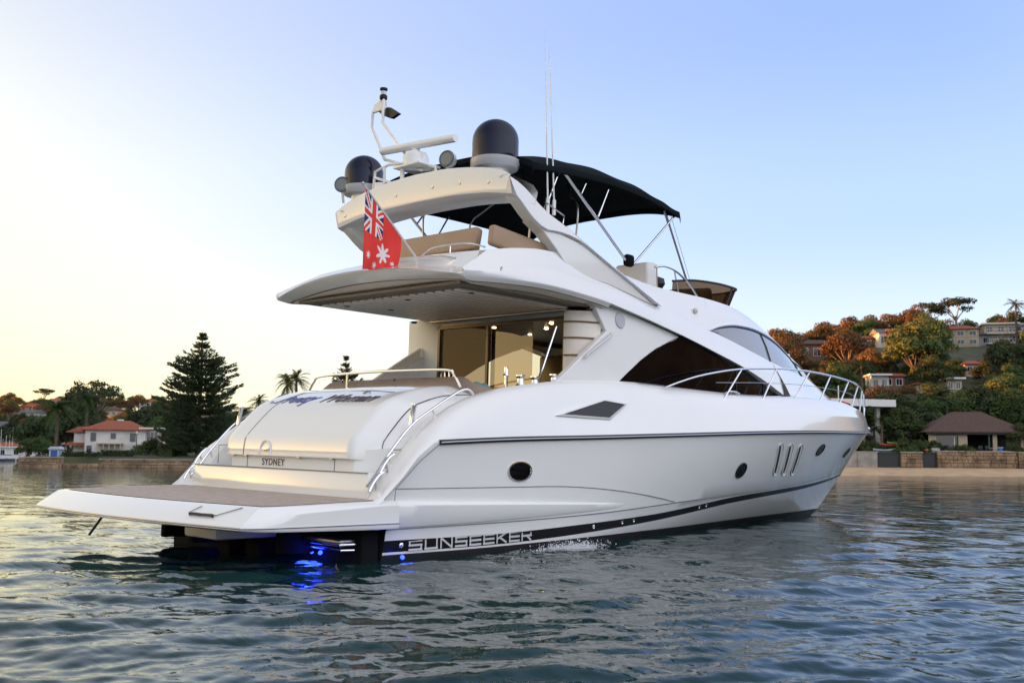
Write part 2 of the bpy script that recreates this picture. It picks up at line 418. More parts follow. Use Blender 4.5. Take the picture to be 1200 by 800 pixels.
# raised topsides / bulwark and stern wings
rows = [railrow]
def brow(fy, fz):
    out = []
    for (x, y, z) in railrow:
        if x > L_-.02: out.append((x, 0, fz(x)))
        else: out.append((x, -fy(x)*(1-.03*max(0, 2.35-x)/.4), fz(x)))
    return out
rows.append(brow(lambda x: .5*(yrail(x)+ycr(x))+.012, lambda x: .5*(rz(x)+CR(x))))
rows.append(brow(ycr, CR))
rows.append(brow(lambda x: ycr(x)*.82+ytp(x)*.18, lambda x: CR(x)+.45*(TP(x)-CR(x))))
rows.append(brow(lambda x: ycr(x)*.42+ytp(x)*.58, lambda x: CR(x)+.86*(TP(x)-CR(x))))
rows.append(brow(ytp, TP))
rows.append(brow(lambda x: ytp(x)-.1*min(1, yrail(x)/1.5), lambda x: TP(x)-.05))
rows.append(brow(lambda x: ytp(x)-.13*min(1, yrail(x)/1.5), lambda x: max(.6, TP(x)-.45)))
b = MB(); b.grid(rows); b.mirror()
BUL = b.build('bulwark', GEL, YR, sharp=50)
# wing inner wall down to the platform and cockpit side
for sg in (-1, 1):
    w = MB(); top = []; bot = []
    for i in range(25):
        x = 2.0+4.6*i/24; top.append((x, sg*(ytp(x)-.12), max(.62, TP(x)-.4))); bot.append((x, sg*(ytp(x)-.14), .58))
    w.grid([top, bot]); wi = w.build('cockpit_side_wall', GELM, YR)
    d = MB()
    for pts in ([(2.62, 1.05), (2.62, 1.32), (3.3, 1.34)], [(3.15, 1.05), (3.15, 1.62), (3.6, 1.66), (3.6, 1.05)]):
        P = [(x, sg*(ytp(x)-.12-.022), z) for x, z in pts]
        d.tube(P, .006, 5)
    d.build('locker_seam', SEAM, wi)
# foredeck
xs = [8.6+(L_-8.6)*i/50 for i in range(51)]
d = MB(); d.grid([[(x, -max(0, ytp(x)-.12*min(1, yrail(x)/1.5)) if x < L_-.02 else 0, TP(x)-.06) for x in xs], [(x, 0, TP(x)+.02) for x in xs]]); d.mirror()
d.build('foredeck', GELM, YR)

# rub rail: dark strip with a steel insert
for sg in (-1, 1):
    P = []
    for i in range(70):
        x = 3.03+(L_+.02-3.03)*(1-(1-i/69)**1.3); P.append((x, sg*(yrail(min(x, L_))+.012), zrail(min(x, L_))-.01))
    t = MB(); t.tube(P, .036, 6, flat=1.0); rr = t.build('rub_rail', RUBBER, YR)
    t = MB(); t.tube([(p[0], p[1]+sg*.034, p[2]-.004) for p in P], .012, 6); t.build('steel_insert', DULL, rr)

# side skirt that carries the platform line along the hull
for sg in (-1, 1):
    rows = []
    for k, (dz, o) in enumerate([(0, .0), (.0, .05), (.35, .085), (.85, .085), (1.0, .05), (1.02, .0)]):
        row = []
        for i in range(41):
            x = 2.41+4.75*i/40; t = i/40
            zt = .712-.125*t**1.3; zb = .40+.135*t**1.2
            z = zb+(zt-zb)*dz; s = z/zrail(x)
            row.append((x, sg*(hb(x, s)+o*(1-t**2.2)+.012), z))
        rows.append(row)
    t = MB(); t.grid(rows); e0 = [r[0] for r in rows]; t.add(e0, [tuple(range(len(e0)))])
    t.build('side_skirt', GEL, YR, sharp=40)
    # feature line swooping above the skirt
    P = []
    for i in range(40):
        x = 2.35+6.2*i/39; t = i/39; z = .86+.02*t-.30*max(0, t-.45)**1.7/.55**1.7
        P.append((x, sg*(hb(x, z/zrail(x))+.031*(1-z/zrail(x))+.004), z))
    t = MB(); t.tube(P, .006, 5); t.build('moulding_line', SEAM, YR)
    P = [(2.33, .72), (2.34, .86), (2.72, 1.2), (3.02, 1.40)]
    P = [(x, sg*(2.425+.003), z) for x, z in P]
    t = MB(); t.tube(P, .005, 5); t.build('moulding_line', SEAM, YR)

def hull_pt(x, z, off=0.0): return Vector((x, -(hb(x, z/zrail(x))+.03*(1-z/zrail(x))+off), z))
def hull_frame(x, z):
    p = hull_pt(x, z); tx = (hull_pt(x+.05, z)-hull_pt(x-.05, z)).normalized(); tz = (hull_pt(x, z+.05)-hull_pt(x, z-.05)).normalized()
    n = tz.cross(tx).normalized()
    if n.y > 0: n = -n
    return p, tx, tz, n
def flip(v, sg): return Vector((v[0], -v[1] if sg > 0 else v[1], v[2]))
# portholes
for sg in (-1, 1):
    for (x, z, a, bb) in ((4.53, 1.073, .215, .122), (10.55, 1.09, .165, .135), (13.9, 1.50, .17, .125), (16.4, 1.47, .15, .125)):
        p, tx, tz, n = hull_frame(x, z)
        def ring(f, o): return [flip(p+tx*(a*f*math.cos(q))+tz*(bb*f*math.sin(q))+n*o, sg) for q in [2*math.pi*k/28 for k in range(28)]]
        t = MB(); t.grid([ring(1.14, -.01), ring(1.12, .014), ring(1.0, .016), ring(.96, -.004)], close=True); ph = t.build('porthole', CHROME if x < 5 else RUBBER, YR)
        t = MB(); r0 = ring(.98, .006); t.add(r0, [tuple(range(28))]); t.build('pane', WINDOW, ph)
# hull air vents: three raked slots
for sg in (-1, 1):
    for x0 in (11.72, 12.17, 12.66):
        top = (x0, 1.595); bot = (x0+.12, .99)
        def vring(w, e, o, sh=0.0):
            out = []
            for k in range(24):
                q = 2*math.pi*k/24; c, s_ = math.cos(q), math.sin(q)
                end = 1 if s_ > 0 else 0
                zc = (top[1]-w if end else bot[1]+w); 
                z = zc+w*s_*(1+e); fx = (z-bot[1])/(top[1]-bot[1])
                x = bot[0]+(top[0]-bot[0])*fx - (.34*(fx-.5)) + w*1.25*c + sh
                pp, tx, tz, n = hull_frame(x+.17, z); out.append(flip(pp+n*o, sg))
            return out
        t = MB(); t.grid([vring(.12, 0, -.02), vring(.115, 0, .012), vring(.085, 0, .012), vring(.08, 0, -.03)], close=True)
        vv = t.build('hull_vent', GEL, YR)
        def strip(w0, w1, z0, z1, o):
            A_, B_ = [], []
            for k in range(13):
                z = z0+(z1-z0)*k/12; fx = (z-bot[1])/(top[1]-bot[1]); xc = bot[0]+(top[0]-bot[0])*fx-.34*(fx-.5)
                for w_, L__ in ((w0, A_), (w1, B_)):
                    pp, tx, tz, n = hull_frame(xc+w_+.17, z); L__.append(flip(pp+n*o, sg))
            return [A_, B_]
        t = MB(); t.grid(strip(-.085, .085, 1.03, 1.56, .003)); t.build('vent_back', WTRIMV, vv)
        t = MB(); t.grid(strip(-.085, -.005, 1.05, 1.55, .006)); t.build('vent_slot', SLOT, vv)
# skin fittings on the boot stripe
for sg in (-1, 1):
    for x in (2.62, 6.3, 7.1, 7.45, 9.6, 9.85):
        s = .5*(boot_top(x)+boot_bot(x)); z = s*zrail(x); p, tx, tz, n = hull_frame(x, z); n = flip(n, sg); p = flip(p, sg)
        t = MB(); t.lathe([(.035, -.03), (.035, 0), (.02, .008), (.012, -.005)], p-n*.02, 12, n); t.build('skin_fitting', CHROME, YR)

# lettering on the boot stripe
FONT = {
 'S': [[(0, .9), (1, .9)], [(.08, .9), (.08, .5)], [(0, .5), (1, .5)], [(.92, .5), (.92, .1)], [(0, .1), (1, .1)]],
 'U': [[(.08, 1), (.08, .1)], [(0, .1), (1, .1)], [(.92, .1), (.92, 1)]],
 'N': [[(.08, 0), (.08, 1)], [(.08, .95), (.92, .05)], [(.92, 0), (.92, 1)]],
 'E': [[(0, .9), (1, .9)], [(0, .5), (1, .5)], [(0, .1), (1, .1)], [(.08, .0), (.08, 1)]],
 'K': [[(.08, 0), (.08, 1)], [(.1, .42), (.95, .97)], [(.3, .55), (.95, .03)]],
 'R': [[(.08, 0), (.08, 1)], [(0, .9), (1, .9)], [(.92, .9), (.92, .48)], [(0, .48), (1, .48)], [(.5, .48), (.95, .03)]]}
def stroke_poly(a, b, t, asp):
    ax, ay = a[0]*asp, a[1]; bx, by = b[0]*asp, b[1]
    dx, dy = bx-ax, by-ay; l = math.hypot(dx, dy); nx, ny = -dy/l*t/2, dx/l*t/2
    return [((ax+nx)/asp, ay+ny), ((bx+nx)/asp, by+ny), ((bx-nx)/asp, by-ny), ((ax-nx)/asp, ay-ny)]
for sg in (-1, 1):
    t = MB(); word = 'SUNSEEKER'; X0, X1 = 2.72, 4.92; wl_ = (X1-X0)/len(word)
    for k, ch in enumerate(word):
        kk = k if sg < 0 else len(word)-1-k
        for (a, b_) in FONT[ch]:
            Q = stroke_poly(a, b_, .19, 1.75)
            pts = []
            for (u, v) in Q:
                if sg > 0: u = 1-u
                x = X0+wl_*(kk+.04+.86*u); f = (x-X0)/(X1-X0)
                zb = .103+.04*f; zt = .236+.05*f; pts.append((x, sg*(hb(x, .1)+.012), zb+(zt-zb)*v))
            t.add(pts, [(0, 1, 2, 3)])
    t.build('hull_lettering', LETW, YR, smooth=False, merge=0)

# ---- swim platform
def plat_outline(inset, z):
    pts = []
    c = [(2.42, -2.42), (1.2, -2.41), (.45, -2.38), (.36, -2.33)]
    side = spline([(2.42, -2.42, 0), (1.4, -2.415, 0), (.42, -2.39, 0)], 8)
    cor = [Vector((.22, -2.30, 0))]
    aft = [Vector((.20-.15*(1-(y/2.25)**2), y, 0)) for y in [-2.25+4.5*i/30 for i in range(31)]]
    P = side+cor+aft+[Vector((p.x, -p.y, 0)) for p in reversed(cor)]+[Vector((p.x, -p.y, 0)) for p in reversed(side)]
    out = []
    for p in P:
        x = p.x+inset*max(0, 1-(p.x-.3)/1.2) if p.x < 1.5 else p.x
        x = max(p.x, p.x+inset*(1 if p.x < .6 else 0)); y = p.y*(1-inset*(.0 if p.x > 2 else .18)/2.4*1)
        if p.x >= .21 and abs(p.y) > 2.28: x = p.x+(inset*.9 if p.x < .9 else inset*.3*(1 if p.x < 2.2 else 0)); y = math.copysign(abs(p.y)-inset*.22, p.y)
        zz = z(x, y); out.append((x-.052*p.y*max(0, 1-p.x/2.42), y, zz))
    return out
ptop = lambda x, y: .615+.05*min(1, max(0, x-.3)/1.7)
rows = [plat_outline(.34, lambda x, y: ptop(x, y)+.055), plat_outline(.28, lambda x, y: ptop(x, y)+.05), plat_outline(.03, lambda x, y: .50+.10*min(1, max(0, x-.3)/1.9)+.07*min(1, max(0, (x-.3)*3))),
        plat_outline(0.0, lambda x, y: .475-.0*x), plat_outline(0.0, lambda x, y: .445-.03*min(1, x/2)), plat_outline(.05, lambda x, y: .425-.03*min(1, x/2)), plat_outline(.6, lambda x, y: .40)]
p = MB(); p.grid(rows)
n = len(rows[0]); p.add(rows[0], [tuple(range(n))]); p.add(rows[-1], [tuple(range(n))])
PLAT = p.build('swim_platform', GEL, YR, sharp=32)
tk = plat_outline(.36, lambda x, y: ptop(x, y)+.061)
tk = [(x, y*.975, z) for x, y, z in tk]
p = MB(); p.add(tk, [tuple(range(len(tk)))]); p.build('teak_deck', TEAK, PLAT, smooth=False)
# thin steel line under the platform lip, hatch with fold handle in the aft fascia
P = plat_outline(-.012, lambda x, y: .462)
p = MB(); p.tube(P, .010, 6); p.build('lip_strip', DULL, PLAT)
fa = lambda y, f: Vector((.20-.15*(1-(y/2.25)**2)-.052*y*.9+(.03+.25*f), y, .505+.155*f))
p = MB()
for pts in ([fa(-1.36, .9), fa(-1.30, .42), fa(-1.78, .40)], [fa(-1.78, .40), fa(-2.0, .98)]): p.tube([q+Vector((-.004, 0, .006)) for q in pts], .005, 5)
p.build('hatch_seam', SEAM, PLAT)
p = MB(); p.tube([fa(-1.36, .30)+Vector((-.01, 0, .01)), fa(-1.38, .36)+Vector((-.012, 0, .012)), fa(-1.56, .34)+Vector((-.014, 0, .012)), fa(-1.74, .35)+Vector((-.012, 0, .012)), fa(-1.76, .29)+Vector((-.01, 0, .01))], .016, 6)
p.build('step_handle', SLOT, PLAT)

# under the platform: brackets, exhaust horn, steel ladder box, rod
u = MB(); u.box((1.55, -.35, .30), (1.1, .75, .22), bev=.04); u.build('platform_bracket', LGREY, YR)
for (y, z) in ((1.5, .22), (.75, .2), (-1.25, .22)):
    u = MB(); u.box((1.9, y, z), (.75, .11, .35), bev=.02); u.build('lift_arm', WETB, YR)
u = MB(); u.tube([(2.3, .05, .12), (1.75, .0, .1), (1.55, 0, .06)], .16, 14, sm=8); u.build('exhaust_pipe', WETB, YR)
u = MB(); u.tube([(2.3, -.62, .08), (1.8, -.6, .07), (1.6, -.6, .03)], .15, 14, sm=8); u.build('exhaust_pipe', WETB, YR)
u = MB(); u.box((2.05, -1.62, .235), (.42, .86, .035), bev=.01); u.build('ladder_tray', DULL, YR)
u = MB(); u.tube([(1.84, -1.2, .2), (1.84, -2.05, .2), (2.3, -2.1, .2)], .018, 8); u.tube([(1.9, -1.2, .14), (1.9, -2.0, .13), (2.3, -2.12, .13)], .016, 8); u.tube([(1.9, -1.95, .14), (1.98, -1.8, -.12)], .012, 6); u.build('bathing_ladder', CHROME, YR)
u = MB(); u.tube([(.95, 1.95, .43), (.78, 2.12, .06)], .018, 8); u.build('ladder_rod', RUBBER, YR)
u = MB(); u.box((2.2, 0, .12), (.28, 4.35, .70), bev=.05); u.build('transom_recess', WETB, YR)
# two pairs of underwater lights low on the transom, lit blue
for (x, y, zz) in ((2.0, -1.28, .05), (2.0, -1.45, .05), (2.0, .35, .03), (2.55, -2.36, .04)):
    t = MB(); t.lathe([(.0, .008), (.018, .007), (.024, 0), (.024, -.03)], (x, y, zz), 12, (-.7, -.2, -.35) if x < 2.3 else (-.1, -.8, -.5))
    t.build('underwater_light', BLUEL, YR)
    ld = bpy.data.lights.new('light_glow', 'POINT'); ld.energy = .9 if x < 2.3 else .25; ld.color = (.015, .04, 1.0); ld.shadow_soft_size = .10
    lo = bpy.data.objects.new('light_glow', ld); COL.objects.link(lo); lo.parent = YR; lo.location = (x-.12, y-(.0 if x < 2.3 else .22), zz-.0)

# ---- transom: step box, locker front, garage hatch
t = MB()
t.prism([(2.24, -2.02, .56), (2.24, 2.02, .56), (2.26, 2.02, 1.03), (2.26, -2.02, 1.03)], (.9, 0, 0)); t.build('transom_step', GEL, YR, bevel=.02)
t = MB(); t.tube([(2.255, -2.0, 1.034), (2.255, 2.0, 1.034)], .008, 5); t.build('step_seam', SEAM, YR)
t = MB(); t.prism([(2.5, -1.42, 1.02), (2.5, 1.40, 1.02), (2.5, 1.40, 1.30), (2.5, -1.42, 1.30)], (.7, 0, 0)); t.prism([(2.5, -1.42, 1.02), (2.95, -1.98, 1.02), (2.95, -1.98, 1.36), (2.5, -1.42, 1.30)], (.5, .1, 0)); LOCK = t.build('locker_front', GEL, YR)
for y in (1.0, -1.02):
    t = MB(); t.tube([(2.496, y, 1.03), (2.496, y, 1.2)], .004, 5); t.build('panel_seam', SEAM, LOCK)
for y in (1.3, .98, -.28, -1.0):
    t = MB(); t.box((2.46, y, 1.185), (.04, .07, .03), bev=.006); t.build('hatch_catch', DULL, LOCK)
hp = [(2.46, 1.19), (2.42, 1.20), (2.425, 1.31), (2.445, 1.42), (2.52, 1.53), (2.91, 1.91), (3.28, 2.08), (3.6, 2.175), (3.9, 2.225), (4.12, 2.235), (4.3, 2.2)]
HPF = spline([(x, 0, z) for x, z in hp[2:]], 26)
prof = [Vector((2.46, 0, 1.19)), Vector((2.425, 0, 1.195))]+[Vector((2.42, 0, 1.215))]+HPF
rows = []
for p_ in prof:
    k = min(1, max(0, (p_.x-2.42)/1.5))
    ye = 1.42+.02*k; yo = 1.64+.02*k
    r_ = []
    for y in (-yo, -(ye+.13), -(ye+.05), -ye, -(ye-.08), -.7, 0, .7, ye-.08, ye, ye+.05, ye+.13, yo):
        a = abs(y); x = p_.x+(.0 if a <= ye+.001 else (a-ye)*1.5*(1-.55*k)); z = p_.z-.03*(a/1.5)**2*k-(0 if a <= ye+.001 else (a-ye)*(.12+.35*k))
        r_.append((x, y, z))
    rows.append(r_)
t = MB(); t.grid(rows); HATCH = t.build('garage_hatch', GEL, YR, sharp=65)
# side cheeks of the transom unit
for sg in (-1, 1):
    t = MB(); o_ = []; i_ = []
    for p_, r_ in zip(prof[2:], rows[2:]):
        e = r_[0] if sg < 0 else r_[-1]
        o_.append(Vector(e)+Vector((.01, 0, -.01)))
        k = min(1, max(0, (p_.x-2.42)/1.5)); i_.append(Vector((max(e[0]+.18, 2.95)+.0, sg*(1.93), max(1.0, min(e[2]-.10-.28*(1-k), 1.9)))))
    t.grid([o_, i_, [Vector((v.x, v.y, .98)) for v in i_]]); t.build('transom_cheek', GEL, YR, sharp=60)
    t = MB(); t.tube([Vector(r_[0] if sg < 0 else r_[-1])+Vector((-.002, sg*.002, .0)) for r_ in rows[2:18]], .0035, 5); t.build('hatch_seam', SEAM, HATCH)
# hatch seam lines, fuel cap, drain eye and handle
def hp_at(x, y):
    best = min(range(len(prof)), key=lambda i: abs(prof[i].x-x) + (10 if i < 3 else 0)); a = prof[best]
    z = np.interp(x, [q.x for q in prof[3:]], [q.z for q in prof[3:]]); k = min(1, max(0, (x-2.42)/1.5))
    return Vector((x, y, float(z)-.03*(abs(y)/1.5)**2*k))
t = MB(); P = [Vector((2.416, .99, 1.2)), Vector((2.418, .99, 1.3)), Vector((2.437, .99, 1.42))]+[hp_at(2.5+.9*i/10, .99-.0*i)+Vector((0, 0, .004)) for i in range(11)]+[hp_at(3.4, .9), hp_at(3.42, -.6)+Vector((0, 0, .003)), hp_at(3.32, -1.2)+Vector((0, 0, .004))]
t.tube(P, .005, 5); t.build('hatch_seam', SEAM, HATCH)
t = MB(); t.lathe([(0, .012), (.055, .012), (.06, 0)], hp_at(3.3, -.62)+Vector((0, 0, .004)), 16, (-.45, 0, .9)); t.build('deck_filler', DULL, HATCH)
t = MB(); t.lathe([(0, .012), (.03, .012), (.03, 0)], hp_at(3.0, 1.2)+Vector((0, 0, .004)), 12, (-.6, 0, .8)); t.build('hatch_latch', DULL, HATCH)
t = MB(); a0 = [Vector((2.418, .45+.14*math.cos(q), 1.205+.2*math.sin(q)*1.0)) for q in [math.pi*i/16 for i in range(17)]]
t.tube(a0, .010, 8); t.build('handle_recess', GEL, HATCH)
t = MB(); t.box((2.405, .41, 1.285), (.03, .13, .03), bev=.01); t.build('hatch_handle', CHROME, HATCH)
def text_mesh(name, s, size, M, m, parent, depth=.002, shear=0.0, bold=.0, space=1.0, fn=None):
    c = bpy.data.curves.new(name, 'FONT'); c.body = s; c.size = size; c.extrude = depth; c.shear = shear; c.offset = bold; c.align_x = 'CENTER'; c.space_character = space
    o = bpy.data.objects.new(name, c); COL.objects.link(o); bpy.context.view_layer.update()
    me = bpy.data.meshes.new_from_object(o.evaluated_get(bpy.context.evaluated_depsgraph_get())); bpy.data.objects.remove(o); bpy.data.curves.remove(c)
    me.name = name
    if fn:
        for v in me.vertices: v.co = fn(v.co)
    else: me.transform(M)
    me.update(); me.materials.clear(); me.materials.append(m)
    q = bpy.data.objects.new(name, me); COL.objects.link(q); q.parent = parent; return q
# port of registry: facing aft, so it reads with +x(text) = -y
MT = Matrix(((0, 0, -1, 2.494), (-1, 0, 0, .36), (0, 1, 0, 1.065), (0, 0, 0, 1)))
tm = text_mesh('registry_lettering', 'SYDNEY', .135, MT, LETD, LOCK, bold=.001, space=1.12)
# boat name across the top of the hatch
def on_hatch(yc, sx): return lambda co: hp_at(2.98+co.y*.84, yc-co.x*sx)+Vector((-.5, 0, .85))*(.006+co.z)
text_mesh('name_lettering', 'Pretty', .42, None, LETB, HATCH, shear=.45, bold=.006, fn=on_hatch(.69, .86))
text_mesh('name_lettering', 'Woman', .42, None, LETD, HATCH, shear=.45, bold=.010, fn=on_hatch(-.50, .86))

# cockpit sole, sofa behind the hatch, rail over it
t = MB(); t.box((5.4, 0, 1.3), (2.6, 3.9, .06)); t.build('cockpit_sole', TEAK, YR)
t = MB()
P = spline([(4.28, 1.78, 0), (4.2, 1.5, 0), (4.2, 0, 0), (4.2, -1.25, 0), (4.36, -1.68, 0), (4.85, -1.86, 0)], 40)
rows = []
for dx, z in ((.02, 1.5), (.0, 2.2), (.03, 2.32), (.10, 2.36), (.2, 2.33), (.28, 2.15), (.3, 1.5)):
    rows.append([(q.x+dx*(1 if abs(q.y) < 1.6 else .4), q.y*(1-dx*.25*(1 if abs(q.y) > 1.3 else .2)), z-(.0 if abs(q.y) < 1.5 else (abs(q.y)-1.5)*.55)) for q in P])
t.grid(rows); SOF = t.build('cockpit_sofa', TAUPE, YR, sharp=60)
for y in (1.15, -.1):
    t = MB(); t.box((4.235, y, 2.26), (.012, .02, .2)); t.build('cushion_seam', SLOT, SOF)
t = MB(); t.tube([(4.1, 1.86, 2.16), (4.12, 1.72, 2.36), (4.12, 1.55, 2.43), (4.12, .5, 2.46), (4.12, -.5, 2.46), (4.12, -1.35, 2.44), (4.13, -1.48, 2.38), (4.13, -1.62, 2.2)], .021, 8, sm=60)
t.tube([(4.12, .88, 2.22), (4.12, .88, 2.45)], .02, 8); t.build('sofa_rail', CHROME, YR)
for sg in (-1, 1):
    # grab rails along the wings, with cleats and rod holders
    off = 1.995
    P = [(2.22, .86), (2.31, .95), (2.52, 1.22), (2.88, 1.60), (3.24, 1.83), (3.6, 2.03), (3.78, 2.11), (3.9, 2.11), (4.0, 2.03)]
    t = MB(); t.tube([(x, sg*(off+.04), z+.02) for x, z in P], .017, 8, sm=50)
    for (x, z) in ((2.52, 1.22), (3.24, 1.83)): t.tube([(x, sg*(off+.04), z+.02), (x+.05, sg*(off+.06), z-.1)], .013, 6)
    t.build('wing_handrail', CHROME, YR)
    for (x, z) in ((2.26, .86), (2.42, 1.08)):
        t = MB(); t.tube([(x-.09, sg*2.14, z-.04), (x-.03, sg*2.14, z+.06), (x+.05, sg*2.14, z+.15), (x+.12, sg*2.14, z+.19)], .02, 8, sm=14); t.tube([(x, sg*2.14, z+.07), (x+.02, sg*2.14, z-.03)], .018, 6); t.build('mooring_cleat', CHROME, YR)
    t = MB(); t.lathe([(.03, 0), (.034, .25), (.04, .26), (.04, .29), (.03, .29), (.026, .1)], (2.93, sg*1.98, 1.62), 14, (.18, 0, 1)); t.build('rod_holder', CHROME, YR)

# ---- bulkhead, doors, saloon
t = MB(); t.box((6.56, 1.83, 2.45), (.06, .86, 2.3), bev=.01); t.box((6.56, 0, 3.5), (.06, 3.0, .12), bev=.01); t.build('aft_bulkhead', GELM, YR)
t = MB(); t.box((6.5, 1.40, 2.4), (.06, .05, 2.1)); t.box((6.5, -1.46, 2.4), (.06, .05, 2.1)); t.box((6.5, 0, 3.42), (.06, 2.9, .05)); t.box((6.49, .22, 2.4), (.04, .05, 2.0)); t.build('door_frame', mat('bronze_frame', (.10, .08, .065), .35, metal=.6), YR)
t = MB(); t.add([(6.515, .23, 1.36), (6.515, 1.39, 1.36), (6.515, 1.39, 3.40), (6.515, .23, 3.40)], [(0, 1, 2, 3)]); t.build('door_pane', DGLASS, YR)
t = MB(); t.add([(6.56, -.73, 1.36), (6.56, .21, 1.36), (6.56, .21, 3.40), (6.56, -.73, 3.40)], [(0, 1, 2, 3)]); t.build('door_pane', DGLASS2, YR)
t = MB(); t.tube([(6.42, -1.34, 3.28), (6.05, -1.30, 2.35)], .022, 8); t.build('grab_pole', CHROME, YR)
s = MB(); s.box((8.5, 0, 1.3), (3.9, 3.2, .05)); s.box((8.5, 0, 3.47), (3.9, 3.2, .05)); s.box((9.0, 1.60, 1.86), (4.9, .03, 1.1)); s.box((8.5, 1.58, 3.42), (3.9, .03, .12)); s.box((8.5, -1.58, 2.4), (3.9, .03, 2.2)); s.box((11.6, 0, 2.2), (.05, 2.9, 1.8)); s.box((8.6, -.45, 2.3), (.5, .5, 2.1), bev=.04); s.box((9.4, 1.2, 2.2), (.4, .6, 1.9), bev=.04)
s.build('saloon_lining', INTW, YR)
s = MB(); s.box((8.2, 1.15, 1.75), (2.4, .9, .5), bev=.08); s.box((8.2, 1.55, 2.15), (2.4, .22, .7), bev=.08); s.build('saloon_sofa', SOFA, YR)
s = MB(); s.box((7.4, -1.1, 2.0), (.7, .6, 1.1), bev=.05); s.build('bar_cabinet', INTD, YR)
for (x, y) in ((7.02, .6), (7.07, -.67), (7.59, -.1), (8.16, .8), (7.7, -.95), (8.6, 0.2)):
    t = MB(); t.lathe([(.0, 0), (.024, 0), (.034, -.006), (.034, .01)], (x, y, 3.435), 12); t.build('ceiling_downlight', LAMPW, YR)
    ld = bpy.data.lights.new('downlight_glow', 'SPOT'); ld.energy = 7; ld.color = (1, .75, .45); ld.spot_size = R(110); ld.shadow_soft_size = .04
    lo = bpy.data.objects.new('downlight_glow', ld); COL.objects.link(lo); lo.parent = YR; lo.location = (x, y, 3.41)
# curved stair casing beside the door, banded
t = MB(); rows = []
for z in (1.35, 2.0, 2.55, 2.56, 2.82, 2.83, 3.09, 3.10, 3.34, 3.35, 3.52):
    rows.append([(6.45+.9*(1-math.cos(q)), -1.47-.44*math.sin(q), z) for q in [math.pi*.33*i/14 for i in range(15)]])
t.grid(rows); t.build('stair_casing', CREAM, YR)
t = MB()
for z in (2.56, 2.83, 3.10, 3.35): t.tube([(6.44+.9*(1-math.cos(q)), -1.475-.445*math.sin(q), z) for q in [math.pi*.33*i/14 for i in range(15)]], .014, 6)
t.build('casing_trim', TRIMBR, YR)
# cockpit ceiling: planks and frame
t = MB(); t.box((5.2, 0, 3.60), (2.7, 3.7, .04)); t.build('ceiling_panel', mat('ceiling_backing', (.20, .17, .14), .7), YR)
t = MB()
for i in range(17): t.box((5.25, -1.52+.19*i, 3.56), (2.3, .13, .035), bev=.006)
t.build('ceiling_planks', mat('ceiling_slats', (.86, .81, .73), .35), YR)
t = MB(); t.box((6.42, 0, 3.53), (.12, 3.1, .035), bev=.01); t.build('ceiling_light_strip', DULL, YR)
for (x, y) in ((4.3, 1.2), (4.35, -.2), (4.4, -1.5), (5.0, .95), (6.2, 1.75), (6.55, -1.9)):
    t = MB(); t.lathe([(0, 0), (.045, 0), (.055, .015), (.055, .03)], (x, y, 3.535 if abs(y) < 1.7 else 3.5), 14); t.build('cockpit_lamp', SLOT, YR)

# ---- superstructure sides
def S(x, z, xe=17.0):
    y = 1.95 if x < 9 else 1.95*(1-min(1, (x-9)/(xe-9))**2.2)
    return max(0, y-.18*(z-2.45)*min(1, y/.8))
# lower edge of the diagonal band (x -> z, y)
Lz = pch([(3.62, 3.65), (4.4, 3.70), (5.3, 3.73), (6.49, 3.68), (7.4, 3.59), (8.88, 3.37), (10.34, 3.09), (11.33, 2.90), (11.94, 2.76), (12.85, 2.57), (13.2, 2.52)])
Ly = pch([(3.62, 2.13), (5.3, 2.11), (6.49, 2.07), (7.5, 1.99), (8.88, 1.94), (10.34, 1.93), (11.33, 1.87), (11.94, 1.82), (12.85, 1.67), (13.2, 1.58)])
Mz = pch([(3.62, 3.74), (4.4, 3.84), (5.4, 3.98), (7, 3.93), (8.5, 3.75), (10.12, 3.55), (10.8, 3.45), (11.8, 3.30), (12.85, 3.18), (13.7, 3.12), (17, 3.08)])
My = pch([(3.62, 2.12), (4.4, 2.08), (5.4, 2.0), (7, 1.92), (8.5, 1.85), (10.12, 1.77)])
Gz = pch([(10.12, 3.553), (10.3, 3.61), (10.62, 3.685), (11.2, 3.76), (11.9, 3.78), (12.6, 3.75), (13.3, 3.68), (14.4, 3.52), (15.4, 3.42), (17, 3.38)])
Kz = pch([(4.2, 4.08), (4.8, 4.2), (5.4, 4.27), (5.9, 4.28), (7, 4.25), (8.8, 4.15), (10.2, 4.15), (11.2, 4.13), (12.05, 4.03), (13, 3.89), (14.4, 3.74), (16, 3.62)])
Ky = pch([(4.2, 1.93), (5.4, 1.92), (7, 1.8), (8.8, 1.66), (10.2, 1.62)])
def Mp(x, o=0.0): return (x, -(My(x) if x < 10.12 else S(x, Mz(x), 17.3)+.03)-o, Mz(x))
def Gp(x, o=0.0): return (x, -(S(x, Gz(x), 16.7)+.02)-o, Gz(x))
def Kp(x): return (x, -(Ky(x) if x < 10.2 else min(1.62, S(x, Kz(x), 16.2))), Kz(x))
def Lp(x, o=0.0): return (x, -Ly(x)-o, Lz(x))
def nose(fn, x0, xe, n, pw=1.5): return [fn(x0+(xe-x0)*(1-(1-i/n)**pw)) for i in range(n+1)]
NB = 60
xsb = [3.62+(12.95-3.62)*i/NB for i in range(NB+1)]
def lerp3(a, b, t, bulge=0.0): return (a[0]+(b[0]-a[0])*t, a[1]+(b[1]-a[1])*t-bulge*4*t*(1-t), a[2]+(b[2]-a[2])*t)
t = MB(); t.grid([[Lp(x) for x in xsb], [lerp3(Lp(x), Mp(x), .12, .02) for x in xsb], [lerp3(Lp(x), Mp(x), .55, .025) for x in xsb], [Mp(x) for x in xsb]])
